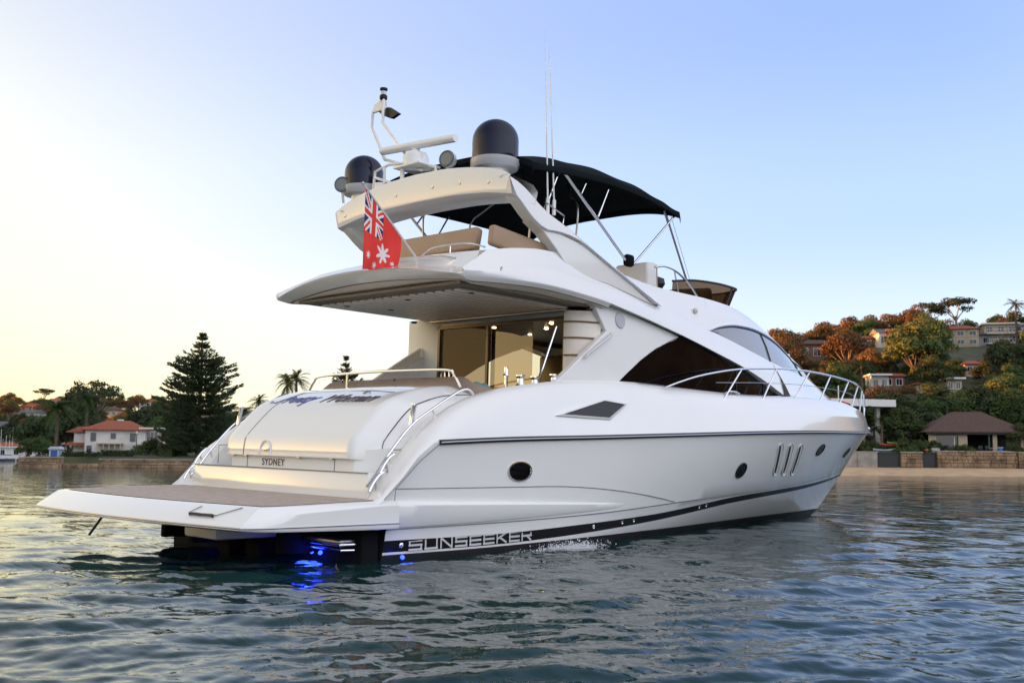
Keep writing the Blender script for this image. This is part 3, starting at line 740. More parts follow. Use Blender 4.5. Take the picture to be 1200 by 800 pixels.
# return of the band under its lower edge
t.grid([[Lp(x) for x in xsb if x > 6.3], [(x, -(S(x, Lz(x))-.02), Lz(x)+.03) for x in xsb if x > 6.3]])
t.mirror(); t.build('side_band', GEL, YR, sharp=40)
# flybridge coaming side above the band, running into the roof
xk = [3.62+(10.12-3.62)*i/40 for i in range(41)]
def Kp2(x): return Kp(max(4.25+.0, x)) if x > 4.25 else (4.25, -1.93, 4.085)
t = MB(); t.grid([[Mp(x) for x in xk], [lerp3(Mp(x), Kp2(x), .5, .015) for x in xk], [Kp2(x) for x in xk], [(p[0], p[1]+.16, p[2]-.01) for p in map(Kp2, xk)], [(p[0], p[1]+.18, 3.7) for p in map(Kp2, xk)]]); t.mirror(); t.build('flybridge_coaming', GEL, YR, sharp=45)
# white skin above the glass, and the roof
g1 = nose(Gp, 10.12, 16.7, 60); k1 = [Kp(10.12+(16.2-10.12)*(1-(1-i/60)**1.5)) for i in range(61)]
k1[0] = Kp(10.12)
t = MB(); t.grid([g1, [lerp3(a, b, .4, .03) for a, b in zip(g1, k1)], [lerp3(a, b, .8, .02) for a, b in zip(g1, k1)], k1, [(p[0], p[1]*.6, p[2]+.05) for p in k1], [(p[0], 0, p[2]+.08) for p in k1]]); t.mirror()
t.build('saloon_roof', GEL, YR, sharp=50)
xr = [8.3+(10.12-8.3)*i/12 for i in range(13)]
t = MB(); t.grid([[Kp(x) for x in xr], [(x, Kp(x)[1]*.6, Kp(x)[2]+.05*(x-8.3)/1.82) for x in xr], [(x, 0, Kp(x)[2]+.08*(x-8.3)/1.82) for x in xr]]); t.mirror(); t.build('helm_coaming', GEL, YR)
# front skin below the glass down to the deck
m1 = nose(Mp, 10.12, 17.3, 70)
def Dp(x): z = 2.50; return (x, -(S(x, z, 18.75)+.04), z)
d1 = [Dp(10.12+(18.75-10.12)*(1-(1-i/70)**1.5)) for i in range(71)]
k0 = next(i for i, p in enumerate(m1) if p[0] > 12.6)
t = MB(); rows = [d1[k0:], [lerp3(a, b, .35, .02) for a, b in zip(d1, m1)][k0:], [lerp3(a, b, .75, .02) for a, b in zip(d1, m1)][k0:], m1[k0:]]
t.grid(rows); t.mirror(); t.build('coachroof_front', GEL, YR, sharp=50)
# wrap round windscreen glass, mullions and trim
for sg in (-1, 1):
    f = lambda p: (p[0], sg*-p[1] if p[1] < 0 else 0, p[2])
    t = MB(); gm = [Mp(p[0]) for p in g1]; gm = [(a[0]+(b_[0]-a[0])*0, b_[1], b_[2]) for a, b_ in zip(g1, [m1[int(i*70/60)] for i in range(61)])]
    mm = nose(Mp, 10.12, 17.3, 60)
    t.grid([[f(p) for p in mm], [f(lerp3(a, b_, .5, .02)) for a, b_ in zip(mm, g1)], [f(p) for p in g1]]); wg = t.build('windscreen_glass', SCREENED, YR)
    t = MB(); t.tube([f((p[0], p[1]-.012, p[2]+.006)) for p in g1[:58]], .02, 6); t.build('windscreen_trim', CHROME, wg)
    t = MB(); t.tube([f((p[0], p[1]-.01, p[2]-.03)) for p in g1[:58]], .016, 6); t.build('windscreen_seal', SLOT, wg)
    for i in (15, 33):
        t = MB(); t.tube([f((q[0], q[1]-.012, q[2])) for q in (mm[i], lerp3(mm[i], g1[i], .5, .02), g1[i])], .011, 6); t.build('mullion', SLOT, wg)
    # mirror-like navigation lamp box by the glass
    t = MB(); t.box((9.65, sg*1.765, 3.86), (.10, .03, .09), bev=.012); t.build('navigation_light', LENSG, YR)
# saloon side windows
Wz = pch([(7.23, 2.475), (7.63, 2.72), (8.05, 2.95), (8.55, 3.16), (9.06, 3.315)])
xw = [7.2+(13.1-7.2)*i/60 for i in range(61)]
def wtop(x): return min(Wz(x) if x < 9.06 else 9, Lz(x)+.03)
for sg in (-1, 1):
    t = MB(); lo = [(x, sg*(S(x, 2.45)-.07), min(2.40, wtop(x))) for x in xw]; hi = [(x, sg*(S(x, 2.45)-.075), wtop(x)) for x in xw]
    t.grid([lo, hi]); w_ = t.build('side_window', WINDOW if sg < 0 else PGLASS, YR)
    for x in (10.95, 12.2):
        t = MB(); t.tube([(x, sg*(S(x, 2.45)-.066), 2.42), (x, sg*(S(x, 2.45)-.07), wtop(x)-.02)], .012, 6); t.build('window_mullion', SLOT, w_)
    t = MB(); t.tube([(x, sg*(S(x, wtop(x))+.0), wtop(x)) for x in xw if x < 9.1], .018, 6); t.build('window_surround', LGREY, w_)
# side pillar panels between cockpit and window
pil = [(5.55, 2.30), (5.8, 2.46), (6.94, 3.22), (6.74, 3.50), (6.6, 3.70), (7.4, 3.61), (8.2, 3.48), (8.9, 3.37), (9.06, 3.325), (8.8, 3.25), (8.55, 3.15), (8.3, 3.06), (8.05, 2.94), (7.83, 2.83), (7.63, 2.71), (7.42, 2.59), (7.22, 2.46), (7.1, 2.38)]
for sg in (-1, 1):
    t = MB(); ya = lambda x, z: 2.045-.035*(x-5.55)-.10*max(0, z-2.5)
    o_ = [(x, sg*ya(x, z), z) for x, z in pil]; i_ = [(x, sg*(ya(x, z)-.12), z) for x, z in pil]; n = len(o_)
    t.add(o_+i_, [tuple(range(n)), tuple(range(2*n-1, n-1, -1))]+[(i, (i+1) % n, n+(i+1) % n, n+i) for i in range(n)])
    pp = t.build('side_pillar', GELM, YR, smooth=False, bevel=.018)
    t = MB(); t.tube([(6.30, sg*2.03, 2.75), (6.32, sg*2.045, 2.79), (6.98, sg*1.995, 3.16), (7.0, sg*1.97, 3.19)], .022, 8); t.build('pillar_handle', LGREY, pp)
    t = MB(); t.lathe([(0, .015), (.12, .015), (.13, 0)], (7.32, sg*(ya(7.32, 3.43)+.004), 3.43), 20, (0, sg*1, .1)); t.build('pillar_speaker', MGREY, pp)
    t = MB(); t.add([(x, sg*(ya(x, z)-.135), z) for x, z in pil[3:]], [tuple(range(n-3))]); t.build('pillar_lining', INTD, pp, smooth=False)
    # high step of the wing top beside the pillar on the cockpit side
    if sg < 0: continue
    t = MB(); t.prism([(5.0, sg*1.9, 2.2), (6.5, sg*1.95, 2.42), (6.5, sg*1.95, 3.1), (5.9, sg*1.93, 2.75)], (0, -sg*.06, 0)); t.build('cockpit_side_screen', CREAM, YR)
# dark vent in each bulwark
for sg in (-1, 1):
    vq = [(656, 484.5)]
    V4 = [(5.30, 1.815), (6.47, 2.04), (6.98, 2.035), (6.50, 1.83)]
    V4 = [(5.45, 1.875), (6.5, 2.12), (6.98, 2.085), (6.52, 1.865)]
    def vp(x, z, o): 
        tt = (z-rz(x))/(CR(x)-rz(x)); y = yrail(x)+(ycr(x)-yrail(x))*tt
        if z > CR(x): y = ycr(x)+(ytp(x)-ycr(x))*((z-CR(x))/(TP(x)-CR(x)))**1.3
        return (x, sg*(y+o), z)
    t = MB(); cx = sum(p[0] for p in V4)/4; cz = sum(p[1] for p in V4)/4
    ou = [vp(cx+(x-cx)*1.14, cz+(z-cz)*1.22, .028) for x, z in V4]; inn = [vp(x, z, .045) for x, z in V4]; back = [vp(cx+(x-cx)*.97, cz+(z-cz)*.95, .012) for x, z in V4]
    ou0 = [vp(cx+(x-cx)*1.16, cz+(z-cz)*1.26, -.03) for x, z in V4]
    t.grid([ou0, ou, inn, back], close=True); vt = t.build('bulwark_vent', GELM, YR, sharp=20)
    t = MB(); bk = [vp(cx+(x-cx)*.99, cz+(z-cz)*.98, .034) for x, z in V4]; t.add(bk, [(0, 1, 2, 3)]); t.build('vent_mesh', SLOT, vt)

# ---- flybridge overhang: lip, soffit, aft deck edge
def ring(f_side, f_aft, x_to, n1=26, n2=40):
    a = [f_side(x_to+(3.62-x_to)*i/n1) for i in range(n1+1)]
    b_ = [f_aft(-2.13+4.26*i/n2) for i in range(1, n2)]
    c_ = [(x, -y, z) for x, y, z in reversed(a)]
    return a+b_+c_
XT = 6.9
def aft(dx, dz, ky):
    def f(y):
        k = abs(y)/2.13; return (3.40+.22*k*k+dx*(1-.25*k**6), y*ky, 3.85-.2*k*k+dz*(1-.72*k*k))
    return f
def sidef(iny, dz, dx):
    def f(x): 
        tt = max(0, min(1, (x-3.62)/1.2)); return (x+dx*(1-tt), -(Ly(x)-iny), Lz(x)+dz)
    return f
ceil = lambda p: (p[0], p[1], 3.585)
r_edge = ring(sidef(0, 0, 0), aft(0, 0, 1), XT)
r_low = ring(sidef(.012, -.025, .015), aft(.015, -.03, .995), XT)
r_gro = ring(sidef(.06, -.06, .2), aft(.24, -.135, .955), XT)
r_gr2 = ring(sidef(.075, -.045, .215), aft(.26, -.12, .95), XT)
r_gr3 = ring(sidef(.085, -.065, .23), aft(.28, -.14, .945), XT)
r_sof = [(x, y, max(z, 3.60)) for x, y, z in ring(sidef(.30, -.11, .55), aft(.70, -.25, .86), XT)]
r_cei = [ceil(p) for p in ring(sidef(.36, -.1, .62), aft(.80, -.2, .84), XT)]
t = MB(); t.grid([r_edge, r_low, r_gro]); OV = t.build('flybridge_overhang', GEL, YR, sharp=50)
t = MB(); t.grid([r_gro, r_gr2, r_gr3]); t.build('overhang_groove', TRIMBR, OV)
t = MB(); t.grid([r_gr3, r_sof, r_cei]); t.build('overhang_soffit', CREAM, OV)
def aft2(dx, z0, crown, ky):
    def f(y):
        k = abs(y)/2.13; return (dx+.10*k*k, y*ky, z0-crown*k*k)
    return f
t = MB()
rm = ring(lambda x: Mp(x), aft2(3.86, 3.97, .20, .98), 3.63, n1=2)
rk = ring(lambda x: Kp2(x), aft2(4.12, 4.12, .035, .907), 3.63, n1=2)
rk2 = ring(lambda x: (4.42, -1.77, 4.075), aft2(4.28, 4.11, .035, .83), 3.63, n1=2)
e0 = ring(lambda x: Lp(x), aft(0, .005, 1), 3.63, n1=2)
t.grid([e0, [lerp3(a, b_, .5) for a, b_ in zip(e0, rm)], rm, rk, rk2]); t.build('aft_coaming', GEL, YR, sharp=25)
t = MB(); t.box((6.9, 0, 3.69), (5.2, 3.5, .06)); t.build('flybridge_deck', GELM, YR)
# rails on the aft coaming
t = MB(); t.tube([(4.02, .35, 4.03), (3.99, .2, 4.06), (3.97, -.5, 4.075), (4.0, -1.2, 4.04), (4.05, -1.55, 3.98)], .014, 6, sm=20)
t.tube([(4.22, -.62, 4.13), (4.2, -.9, 4.22), (4.2, -1.6, 4.21), (4.25, -1.9, 4.13)], .014, 6, sm=20); t.tube([(4.2, -1.25, 4.11), (4.2, -1.25, 4.22)], .013, 6); t.build('coaming_rail', CHROME, YR)
t = MB(); t.box((4.36, -2.10, 3.79), (.02, .03, .15), Euler((0, .5, 0)).to_matrix(), bev=.006); t.build('edge_joint', DULL, YR)  # strip marking the slanted joint on the side of the overhang
# flybridge seat backs
t = MB(); t.box((4.62, -.22, 4.36), (.16, 2.35, .36), Euler((0, .2, 0)).to_matrix(), bev=.05, seg=3); t.build('seat_back', BEIGE, YR)
t = MB(); t.box((5.2, -1.72, 4.31), (1.35, .14, .30), Euler((0, .10, -.0)).to_matrix(), bev=.05, seg=3); t.build('seat_back', BEIGE, YR)
t = MB(); t.box((5.75, 1.68, 4.31), (.9, .14, .30), Euler((0, .10, 0)).to_matrix(), bev=.05, seg=3); t.build('seat_back', BEIGE, YR)

# ---- radar arch
zt = pch([(0, 5.54), (.6, 5.52), (1.0, 5.48), (1.4, 5.42), (1.75, 5.33), (2.0, 5.22), (2.1, 5.12)])
zb = pch([(0, 5.07), (.7, 5.06), (1.4, 5.01), (1.75, 4.96), (2.0, 4.92), (2.1, 4.9)])
ys = [-2.0+4.0*i/36 for i in range(37)]
rows = []
for (dx, w, top) in ((.02, 0, 1), (0, .12, 1), (.06, .9, 1), (.16, 1.02, 1), (.55, .92, 1), (.6, .3, 1), (.5, 0, 1)):
    rows.append([(4.6+dx+.10*(abs(y)/2)**3*0, y, zt(abs(y))+(zb(abs(y))-zt(abs(y)))*w-(.06 if dx > .4 else 0)) for y in ys])
t = MB(); t.grid([[r[i] for r in rows] for i in range(37)], close=True); AR = t.build('radar_arch', GEL, YR, sharp=40)
for sg in (-1, 1):
    up_ = [(4.6, 5.22), (4.8, 5.17), (5.01, 5.08), (5.39, 4.87), (5.97, 4.68), (6.59, 4.45), (7.3, 4.2), (7.93, 3.98), (8.43, 3.80)]
    lo_ = [(4.74, 4.93), (4.9, 4.82), (5.12, 4.66), (5.4, 4.55), (5.68, 4.56), (6.0, 4.54), (6.36, 4.46), (7.29, 4.13), (8.25, 3.80)]
    U = spline([(x, 0, z) for x, z in up_], 24); Lw = spline([(x, 0, z) for x, z in lo_], 24)
    yo = lambda x: 2.0-.02*(x-4.6); t = MB()
    rows = [[(p.x, sg*(yo(p.x)-.20), p.z) for p in U], [(p.x, sg*(yo(p.x)-.05), p.z+.012) for p in U], [(p.x, sg*(yo(p.x)), p.z-.03) for p in U], [(p.x, sg*(yo(p.x)+.015), p.z+.02) for p in Lw], [(p.x, sg*(yo(p.x)-.02), p.z) for p in Lw], [(p.x, sg*(yo(p.x)-.20), p.z+.01) for p in Lw]]
    t.grid([[r[i] for r in rows] for i in range(24)], close=True)
    n = 6; t.add([r[0] for r in rows], [tuple(range(6))]); t.add([r[-1] for r in rows], [tuple(range(6))])
    lg = t.build('arch_leg', GEL, AR, sharp=40)
    t = MB(); tri = [(5.25, 4.62), (5.45, 4.5), (5.75, 4.27), (6.03, 4.06), (6.8, 4.05), (7.69, 4.03), (8.1, 3.92), (8.2, 3.82), (7.29, 4.12), (6.36, 4.45), (5.8, 4.55)]
    tri = [(5.12, 4.66), (5.42, 4.52), (5.72, 4.30), (6.03, 4.02), (7.0, 3.96), (8.2, 3.78), (7.29, 4.15), (6.36, 4.48), (5.68, 4.58)]
    t.prism([(x, sg*(yo(x)-.03), z) for x, z in tri], (0, -sg*.2, 0)); t.build('leg_web', GEL, lg, smooth=False, bevel=.012)
for y in (-1.55, -.95, -.35, .5, 1.2, 1.78):
    zc = (zt(abs(y))*.5+zb(abs(y))*.5); t = MB(); t.lathe([(0, .012), (.028, .012), (.036, 0)], (4.635-(.0), y, zc), 14, (-1, 0, 0)); t.build('arch_light', DULL, AR)
# satellite domes
for (y, r, zb_, hh) in ((-1.36, .345, 5.36, .85), (1.72, .325, 5.42, .78)):
    t = MB(); t.lathe([(r*.6, zb_-.06), (r*.62, zb_+.08), (r*.75, zb_+.1)], (4.95, y, 0), 32); base = t.build('satellite_dome', GEL, YR)
    t = MB(); t.lathe([(r*.6, zb_+.08), (r*.98, zb_+.10), (r*1.06, zb_+.15), (r*1.06, zb_+.23), (r*.98, zb_+.245)], (4.95, y, 0), 40); t.build('dome_tray', MGREY, base, sharp=30)
    t = MB(); pr = [(r*.98, zb_+.24), (r, zb_+.3), (r, zb_+hh-r*.95)]+[(r*math.cos(q), zb_+hh-r*.95+r*.95*math.sin(q)) for q in [math.pi/2*i/10 for i in range(1, 11)]]
    t.lathe(pr, (4.95, y, 0), 40); t.build('radome', NAVY, base)
# open array radar on its platform
rd = MB(); rd.tube([(4.75, .5, 5.5), (4.75, .5, 5.74)], .035, 8); rd.tube([(5.1, .15, 5.5), (5.1, .15, 5.74)], .035, 8); rd.box((4.92, .34, 5.76), (.5, .62, .035), bev=.01)
RDR = rd.build('radar_platform', GEL, YR)
rd = MB(); rd.lathe([(.14, 5.77), (.2, 5.8), (.21, 5.92), (.17, 6.0), (.07, 6.03), (.06, 6.08)], (4.92, .38, 0), 26); rd.build('radar_pedestal', GEL, RDR)
a = Vector((4.92-.12, .40+.68, 6.13)); b_ = Vector((4.92+.10, .40-.82, 6.13))
rd = MB(); dv = (b_-a).normalized(); rd.tube([a, a+dv*.03, b_-dv*.03, b_], .075, 14, flat=.85); rd.build('radar_scanner', GEL, RDR)
# light mast
tb = MB()
tb.tube([(4.95, 1.55, 6.93), (4.95, 1.56, 6.66), (4.9, 1.13, 6.03), (4.88, .72, 5.88), (4.9, .2, 5.70)], .027, 8)
tb.tube([(4.9, 1.22, 7.06), (4.9, 1.22, 6.66), (4.92, .62, 6.02), (4.95, .05, 5.75)], .027, 8)
tb.tube([(4.8, 1.28, 5.50), (4.8, 1.24, 5.82), (4.8, .9, 5.88), (4.85, .4, 5.84), (4.95, -.05, 5.72), (4.95, -.1, 5.5)], .024, 8)
tb.tube([(4.8, 1.24, 5.72), (4.8, .85, 5.58), (4.8, .8, 5.5)], .022, 8); tb.tube([(4.8, 1.0, 5.85), (4.8, 1.0, 5.5)], .022, 8)
MAST = tb.build('light_mast', GEL, YR)
tb = MB(); tb.prism([(4.93, 1.58, 6.9), (4.93, 1.22, 6.9), (4.93, 1.2, 7.05), (4.93, 1.32, 7.1), (4.93, 1.5, 7.04)], (.05, 0, 0)); tb.build('mast_head', GEL, MAST, smooth=False, bevel=.015)
tb = MB(); tb.prism([(4.95, 1.40, 6.90), (4.95, 1.16, 6.93), (4.95, .90, 6.77), (4.95, 1.08, 6.72), (4.95, 1.3, 6.82)], (.06, -.02, 0)); tb.build('mast_pennant_board', BLACK, MAST, smooth=False)
tb = MB(); tb.lathe([(.05, 7.06), (.065, 7.08), (.065, 7.13), (.045, 7.15)], (4.92, 1.25, 0), 16); tb.lathe([(.045, 7.21), (.065, 7.23), (.065, 7.26), (0, 7.28)], (4.92, 1.25, 0), 16); nl = tb.build('masthead_lamp', BLACK, MAST)
tb = MB(); tb.lathe([(.045, 7.15), (.045, 7.21)], (4.92, 1.25, 0), 16); tb.build('lamp_lens', LENSG, nl)
# two searchlights on the arch
for (y, z) in ((-.52, 5.72), (1.86, 5.66)):
    ax = Vector((-1, -.25 if y < 0 else -.55, .05)).normalized(); c = Vector((4.78 if y < 0 else 4.62, y, z))
    t = MB(); t.lathe([(0, -.12), (.09, -.11), (.125, -.05), (.135, .03), (.12, .05)], c, 20, ax); t.tube([c+Vector((0, .0, -.12)), c+Vector((.03, 0, -.3))], .022, 8); sp = t.build('searchlight', LGREY, YR)
    t = MB(); t.lathe([(.12, .05), (.135, .04), (.125, .06), (.095, .05)], c, 20, ax); t.build('lamp_bezel', mat('bezel_green_grey', (.10, .12, .11), .4), sp)
    t = MB(); t.lathe([(.0, .055), (.098, .052)], c, 20, ax); t.build('lamp_lens', LENSD, sp)
# whip antennas
for (x0, x1, z1) in ((5.50, 5.36, 7.66), (5.64, 5.46, 7.35)):
    t = MB(); t.tube([(x0, -1.93, 4.82), (x0, -1.93, 5.05)], .028, 8); t.tube([(x0, -1.93, 5.0), ((x0+x1)/2, -1.93, 6.2), (x1, -1.93, z1)], .014, 6, r2=.006); t.build('whip_antenna', GEL, YR)
t = MB(); t.tube([(5.42, -1.93, 4.86), (5.42, -1.95, 4.98), (5.85, -1.95, 4.85), (5.82, -1.95, 4.72)], .012, 6); t.build('antenna_guard', CHROME, YR)

# ---- bimini
bows = [(5.15, 5.83, 5.52), (6.05, 6.02, 5.60), (7.0, 6.10, 5.64), (7.95, 6.06, 5.62), (8.6, 5.92, 5.57), (9.12, 5.74, 5.52)]
wf = lambda x: 1-.09*max(0, (x-7)/2.1)**1.5
bzc = pch([(b_[0], b_[1]) for b_ in bows]); bze = pch([(b_[0], b_[2]) for b_ in bows])
rows = []
for i in range(61):
    x = 5.15+3.97*i/60
    f = 0.0
    for j in range(5):
        if bows[j][0] <= x <= bows[j+1][0]: q = (x-bows[j][0])/(bows[j+1][0]-bows[j][0]); f = .035*math.sin(math.pi*q)
    row = []
    for k in range(41):
        v = -1+2*k/40; y = 1.95*math.sin(v*math.pi/2*.98)/math.sin(math.pi/2*.98); a = abs(y)/1.95
        z = bze(x)+(bzc(x)-bze(x))*(1-a**3)**.9 - f*(1-.5*a); row.append((x, y*wf(x), z))
    row = [(x, -1.955*wf(x), bze(x)-.10)]+row+[(x, 1.955*wf(x), bze(x)-.10)]
    rows.append(row)
rows.append([(9.15, p[1], p[2]-.10) for p in rows[-1]])
rows.insert(0, [(5.13, p[1], p[2]-.08) for p in rows[0]])
t = MB(); t.grid(rows); t.grid([[(p[0]*1.0, p[1]*.995, p[2]-.012) for p in r] for r in rows]); BIM = t.build('bimini', CANVAS, YR, sharp=50)
for sg in (-1, 1):
    y = sg*1.9; y2 = sg*1.86
    t = MB(); t.tube([(5.5, y, 4.95), (5.84, y2, 5.58)], .018, 8); t.tube([(5.86, y2, 5.60), (7.52, y, 4.36)], .024, 8); t.build('bimini_frame', CHROME, BIM)
    t = MB(); t.tube([(6.72, y, 5.0), (7.05, y2, 5.56)], .017, 8); t.tube([(6.3, y, 5.28), (6.5, y2, 5.56)], .017, 8); t.build('bimini_strut', CHROME, BIM)
    t = MB(); t.tube([(7.62, y, 4.36), (9.04, y2*.93, 5.45)], .018, 8); t.build('bimini_brace', CHROME, BIM)
    t = MB(); t.box((7.52, y, 4.42), (.2, .12, .2), bev=.05); t.build('frame_cover', CANVAS, BIM)
    t = MB(); t.tube([(9.06, sg*1.5, 5.58), (10.0, sg*1.36, 4.40)], .02, 8); t.tube([(9.06, sg*1.5, 5.56), (9.2, sg*1.48, 5.38)], .026, 8); t.build('front_strut', DULL, BIM)
    for x in (5.9, 7.0):
        t = MB(); t.tube([(x, sg*1.2, 4.6), (x, sg*1.25, 5.3), (x+.1, sg*1.0, 5.55), (x+.35, sg*.7, 5.86)], .016, 6, sm=14); t.build('inner_bow', DULL, BIM)
t = MB(); t.tube([(9.2, -1.5, 5.6), (11.2, -.7, 4.4)], .004, 4); t.build('guy_line', DULL, BIM)

# ---- helm: windscreen, console, seats, handrail
t = MB()
q0 = [(9.15, -1.62, 4.33), (9.8, -1.60, 4.43), (10.6, -1.54, 4.49), (11.4, -1.36, 4.54), (12.1, -1.08, 4.59), (12.45, -.6, 4.61), (12.55, 0, 4.62)]
q1 = [(9.15, -1.60, 4.12), (9.8, -1.58, 4.13), (10.6, -1.50, 4.14), (11.3, -1.30, 4.13), (11.85, -1.02, 4.12), (12.1, -.58, 4.12), (12.2, 0, 4.12)]
A_ = spline(q0, 30); B_ = spline(q1, 30); t.grid([B_, A_]); t.mirror(); WS = t.build('fly_windscreen', ACRYLT, YR, sharp=60)
t = MB(); t.tube(A_, .022, 6); t.tube([(p.x, -p.y, p.z) for p in A_], .022, 6); t.build('screen_rim', RUBBER, WS)
for i in (17, 24):
    t = MB(); t.tube([A_[i], B_[i]], .02, 6); t.build('screen_post', RUBBER, WS)
t = MB(); t.box((10.5, 0, 4.24), (1.2, 2.4, .34), Euler((0, -.15, 0)).to_matrix(), bev=.06); t.build('helm_console', RUBBER, YR)
for y in (-.75, -.1):
    t = MB(); t.lathe([(0, .05), (.13, .0), (.15, -.1), (.1, -.18)], (9.9, y, 4.55), 18); t.build('instrument_pod', RUBBER, YR)
t = MB(); t.box((9.0, -.95, 4.36), (.30, .7, .62), Euler((0, -.08, 0)).to_matrix(), bev=.05, seg=3); HS = t.build('helm_seat', GELM, YR)
t = MB(); t.box((9.17, -.95, 4.38), (.07, .66, .56), Euler((0, -.08, 0)).to_matrix(), bev=.03); t.build('seat_cushion', BEIGE, HS)
t = MB(); t.tube([(8.62, -1.62, 4.50), (8.9, -1.63, 4.55), (9.3, -1.62, 4.50), (9.7, -1.61, 4.32), (9.95, -1.60, 4.14)], .019, 8, sm=24); t.tube([(9.2, -1.62, 4.52), (9.35, -1.6, 4.15)], .015, 6); t.build('helm_handrail', CHROME, YR)
# small black knob covers near the arch foot
t = MB(); t.tube([(4.8, 1.1, 5.5), (4.8, 1.1, 5.6)], .1, 12); t.build('arch_vent', GEL, YR)

# ---- bow rail
RP = [(8.15, 2.22, 2.42), (8.5, 2.22, 2.52), (9.2, 2.21, 2.68), (10.36, 2.18, 2.86), (11.67, 2.15, 2.97), (12.93, 2.09, 3.02), (14.29, 1.95, 3.02), (15.63, 1.72, 3.0), (16.7, 1.42, 2.97), (17.8, 1.0, 2.93), (18.9, .52, 2.9)]
PST = [(9.75, 2.29), (11.1, 2.37), (12.4, 2.46), (13.65, 2.49), (14.9, 2.49), (15.9, 2.46), (16.9, 2.40), (17.9, 2.33)]
for sg in (-1, 1):
    P = spline([(x, sg*y, z) for x, y, z in RP], 70); t = MB(); t.tube(P, .019, 8); t.tube([P[-1], (19.2, sg*.4, 2.6), (19.1, sg*.42, 2.2)], .019, 8); BRL = t.build('bow_rail', CHROME, YR)
    for (x, z) in PST:
        xt_ = x+.75; k = min(range(70), key=lambda i: abs(P[i].x-xt_)); t = MB(); t.tube([(x, sg*(ycr(x)-.02), z-.03), P[k]], .016, 8); t.build('stanchion', CHROME, BRL)
    t = MB(); W2 = [(9.6, sg*2.22, 2.58), (11.3, sg*2.17, 2.68), (13, sg*2.08, 2.74), (15, sg*1.85, 2.74), (16.5, sg*1.45, 2.70), (18.1, sg*.8, 2.62)]; t.tube(W2, .006, 5, sm=40); t.build('guard_wire', DULL, BRL)
    t = MB(); t.tube([(10.0, sg*2.16, 2.42), (10.12, sg*2.16, 2.46), (10.34, sg*2.15, 2.46), (10.46, sg*2.15, 2.43)], .02, 8); t.tube([(10.16, sg*2.16, 2.46), (10.16, sg*2.16, 2.36)], .02, 6); t.tube([(10.3, sg*2.16, 2.46), (10.3, sg*2.16, 2.36)], .02, 6); t.build('mooring_cleat', CHROME, YR)
t = MB(); t.box((19.55, 0, 2.18), (.7, .22, .08), bev=.02); t.tube([(19.2, 0, 2.2), (20.25, 0, 2.1)], .05, 8); t.build('bow_roller', CHROME, YR)
t = MB(); t.tube([(17.6, -.5, 2.42), (17.6, -.5, 3.05)], .013, 6); t.build('jack_staff', GEL, YR)
# winch heads and glass holder on the aft quarter
for x in (5.0, 5.3, 5.72):
    t = MB(); t.lathe([(.07, 0), (.05, .03), (.045, .1), (.07, .13), (.07, .15), (0, .155)], (x, -1.93, 2.26 if x < 5.5 else 2.32), 16); t.build('warping_winch', CHROME, YR)
t = MB()
for y in (-.93, -1.02, -1.11):
    t.tube([(4.4, y, 2.3), (4.4, y, 2.44), (4.4, y-.07, 2.44), (4.4, y-.07, 2.3)], .006, 5)
t.build('bottle_rack', CHROME, YR)
t = MB(); t.tube([(5.1, -1.55, 1.9), (5.1, -1.55, 2.42)], .03, 10); t.lathe([(.05, 2.42), (.03, 2.46), (.03, 2.54)], (5.1, -1.55, 0), 12); t.build('table_post', CHROME, YR)
t = MB(); t.box((5.4, -.6, 2.06), (.9, 1.3, .05), bev=.02); t.tube([(5.4, -.6, 1.3), (5.4, -.6, 2.05)], .05, 10); t.build('cockpit_table', INTW, YR)

# ---- loose things aboard
def boat_thing(o, x, y, z):
    o.parent = None; o.matrix_world = BOAT @ Matrix.Translation((x, y, z)); o.data.transform(Matrix.Translation((-x, -y, -z))); return o
t = MB(); rows = []
for i in range(13):
    u = i/12; rows.append([(5.02+.3*(k/10-.5), -1.02-.42*(u-.5), 2.10+.23*math.sin(math.pi*u)**.6+.015*math.sin(5*u+k)) for k in range(11)])
t.grid(rows); t.grid([[(x, y, z-.03) for x, y, z in r] for r in rows]); o = boat_thing(t.build('towel', TEAL), 5.02, -1.02, 2.1); tag(o, 'teal towel bundled on the cockpit table of the yacht', 'towel')
t = MB(); t.lathe([(0, 2.02), (.12, 2.03), (.15, 2.2), (.16, 2.22), (.145, 2.22), (.13, 2.06)], (4.72, -1.05, 0), 18); o = boat_thing(t.build('bucket', BLUEP), 4.72, -1.05, 2.02); tag(o, 'dark blue bucket standing in the cockpit beside the sofa end', 'bucket')
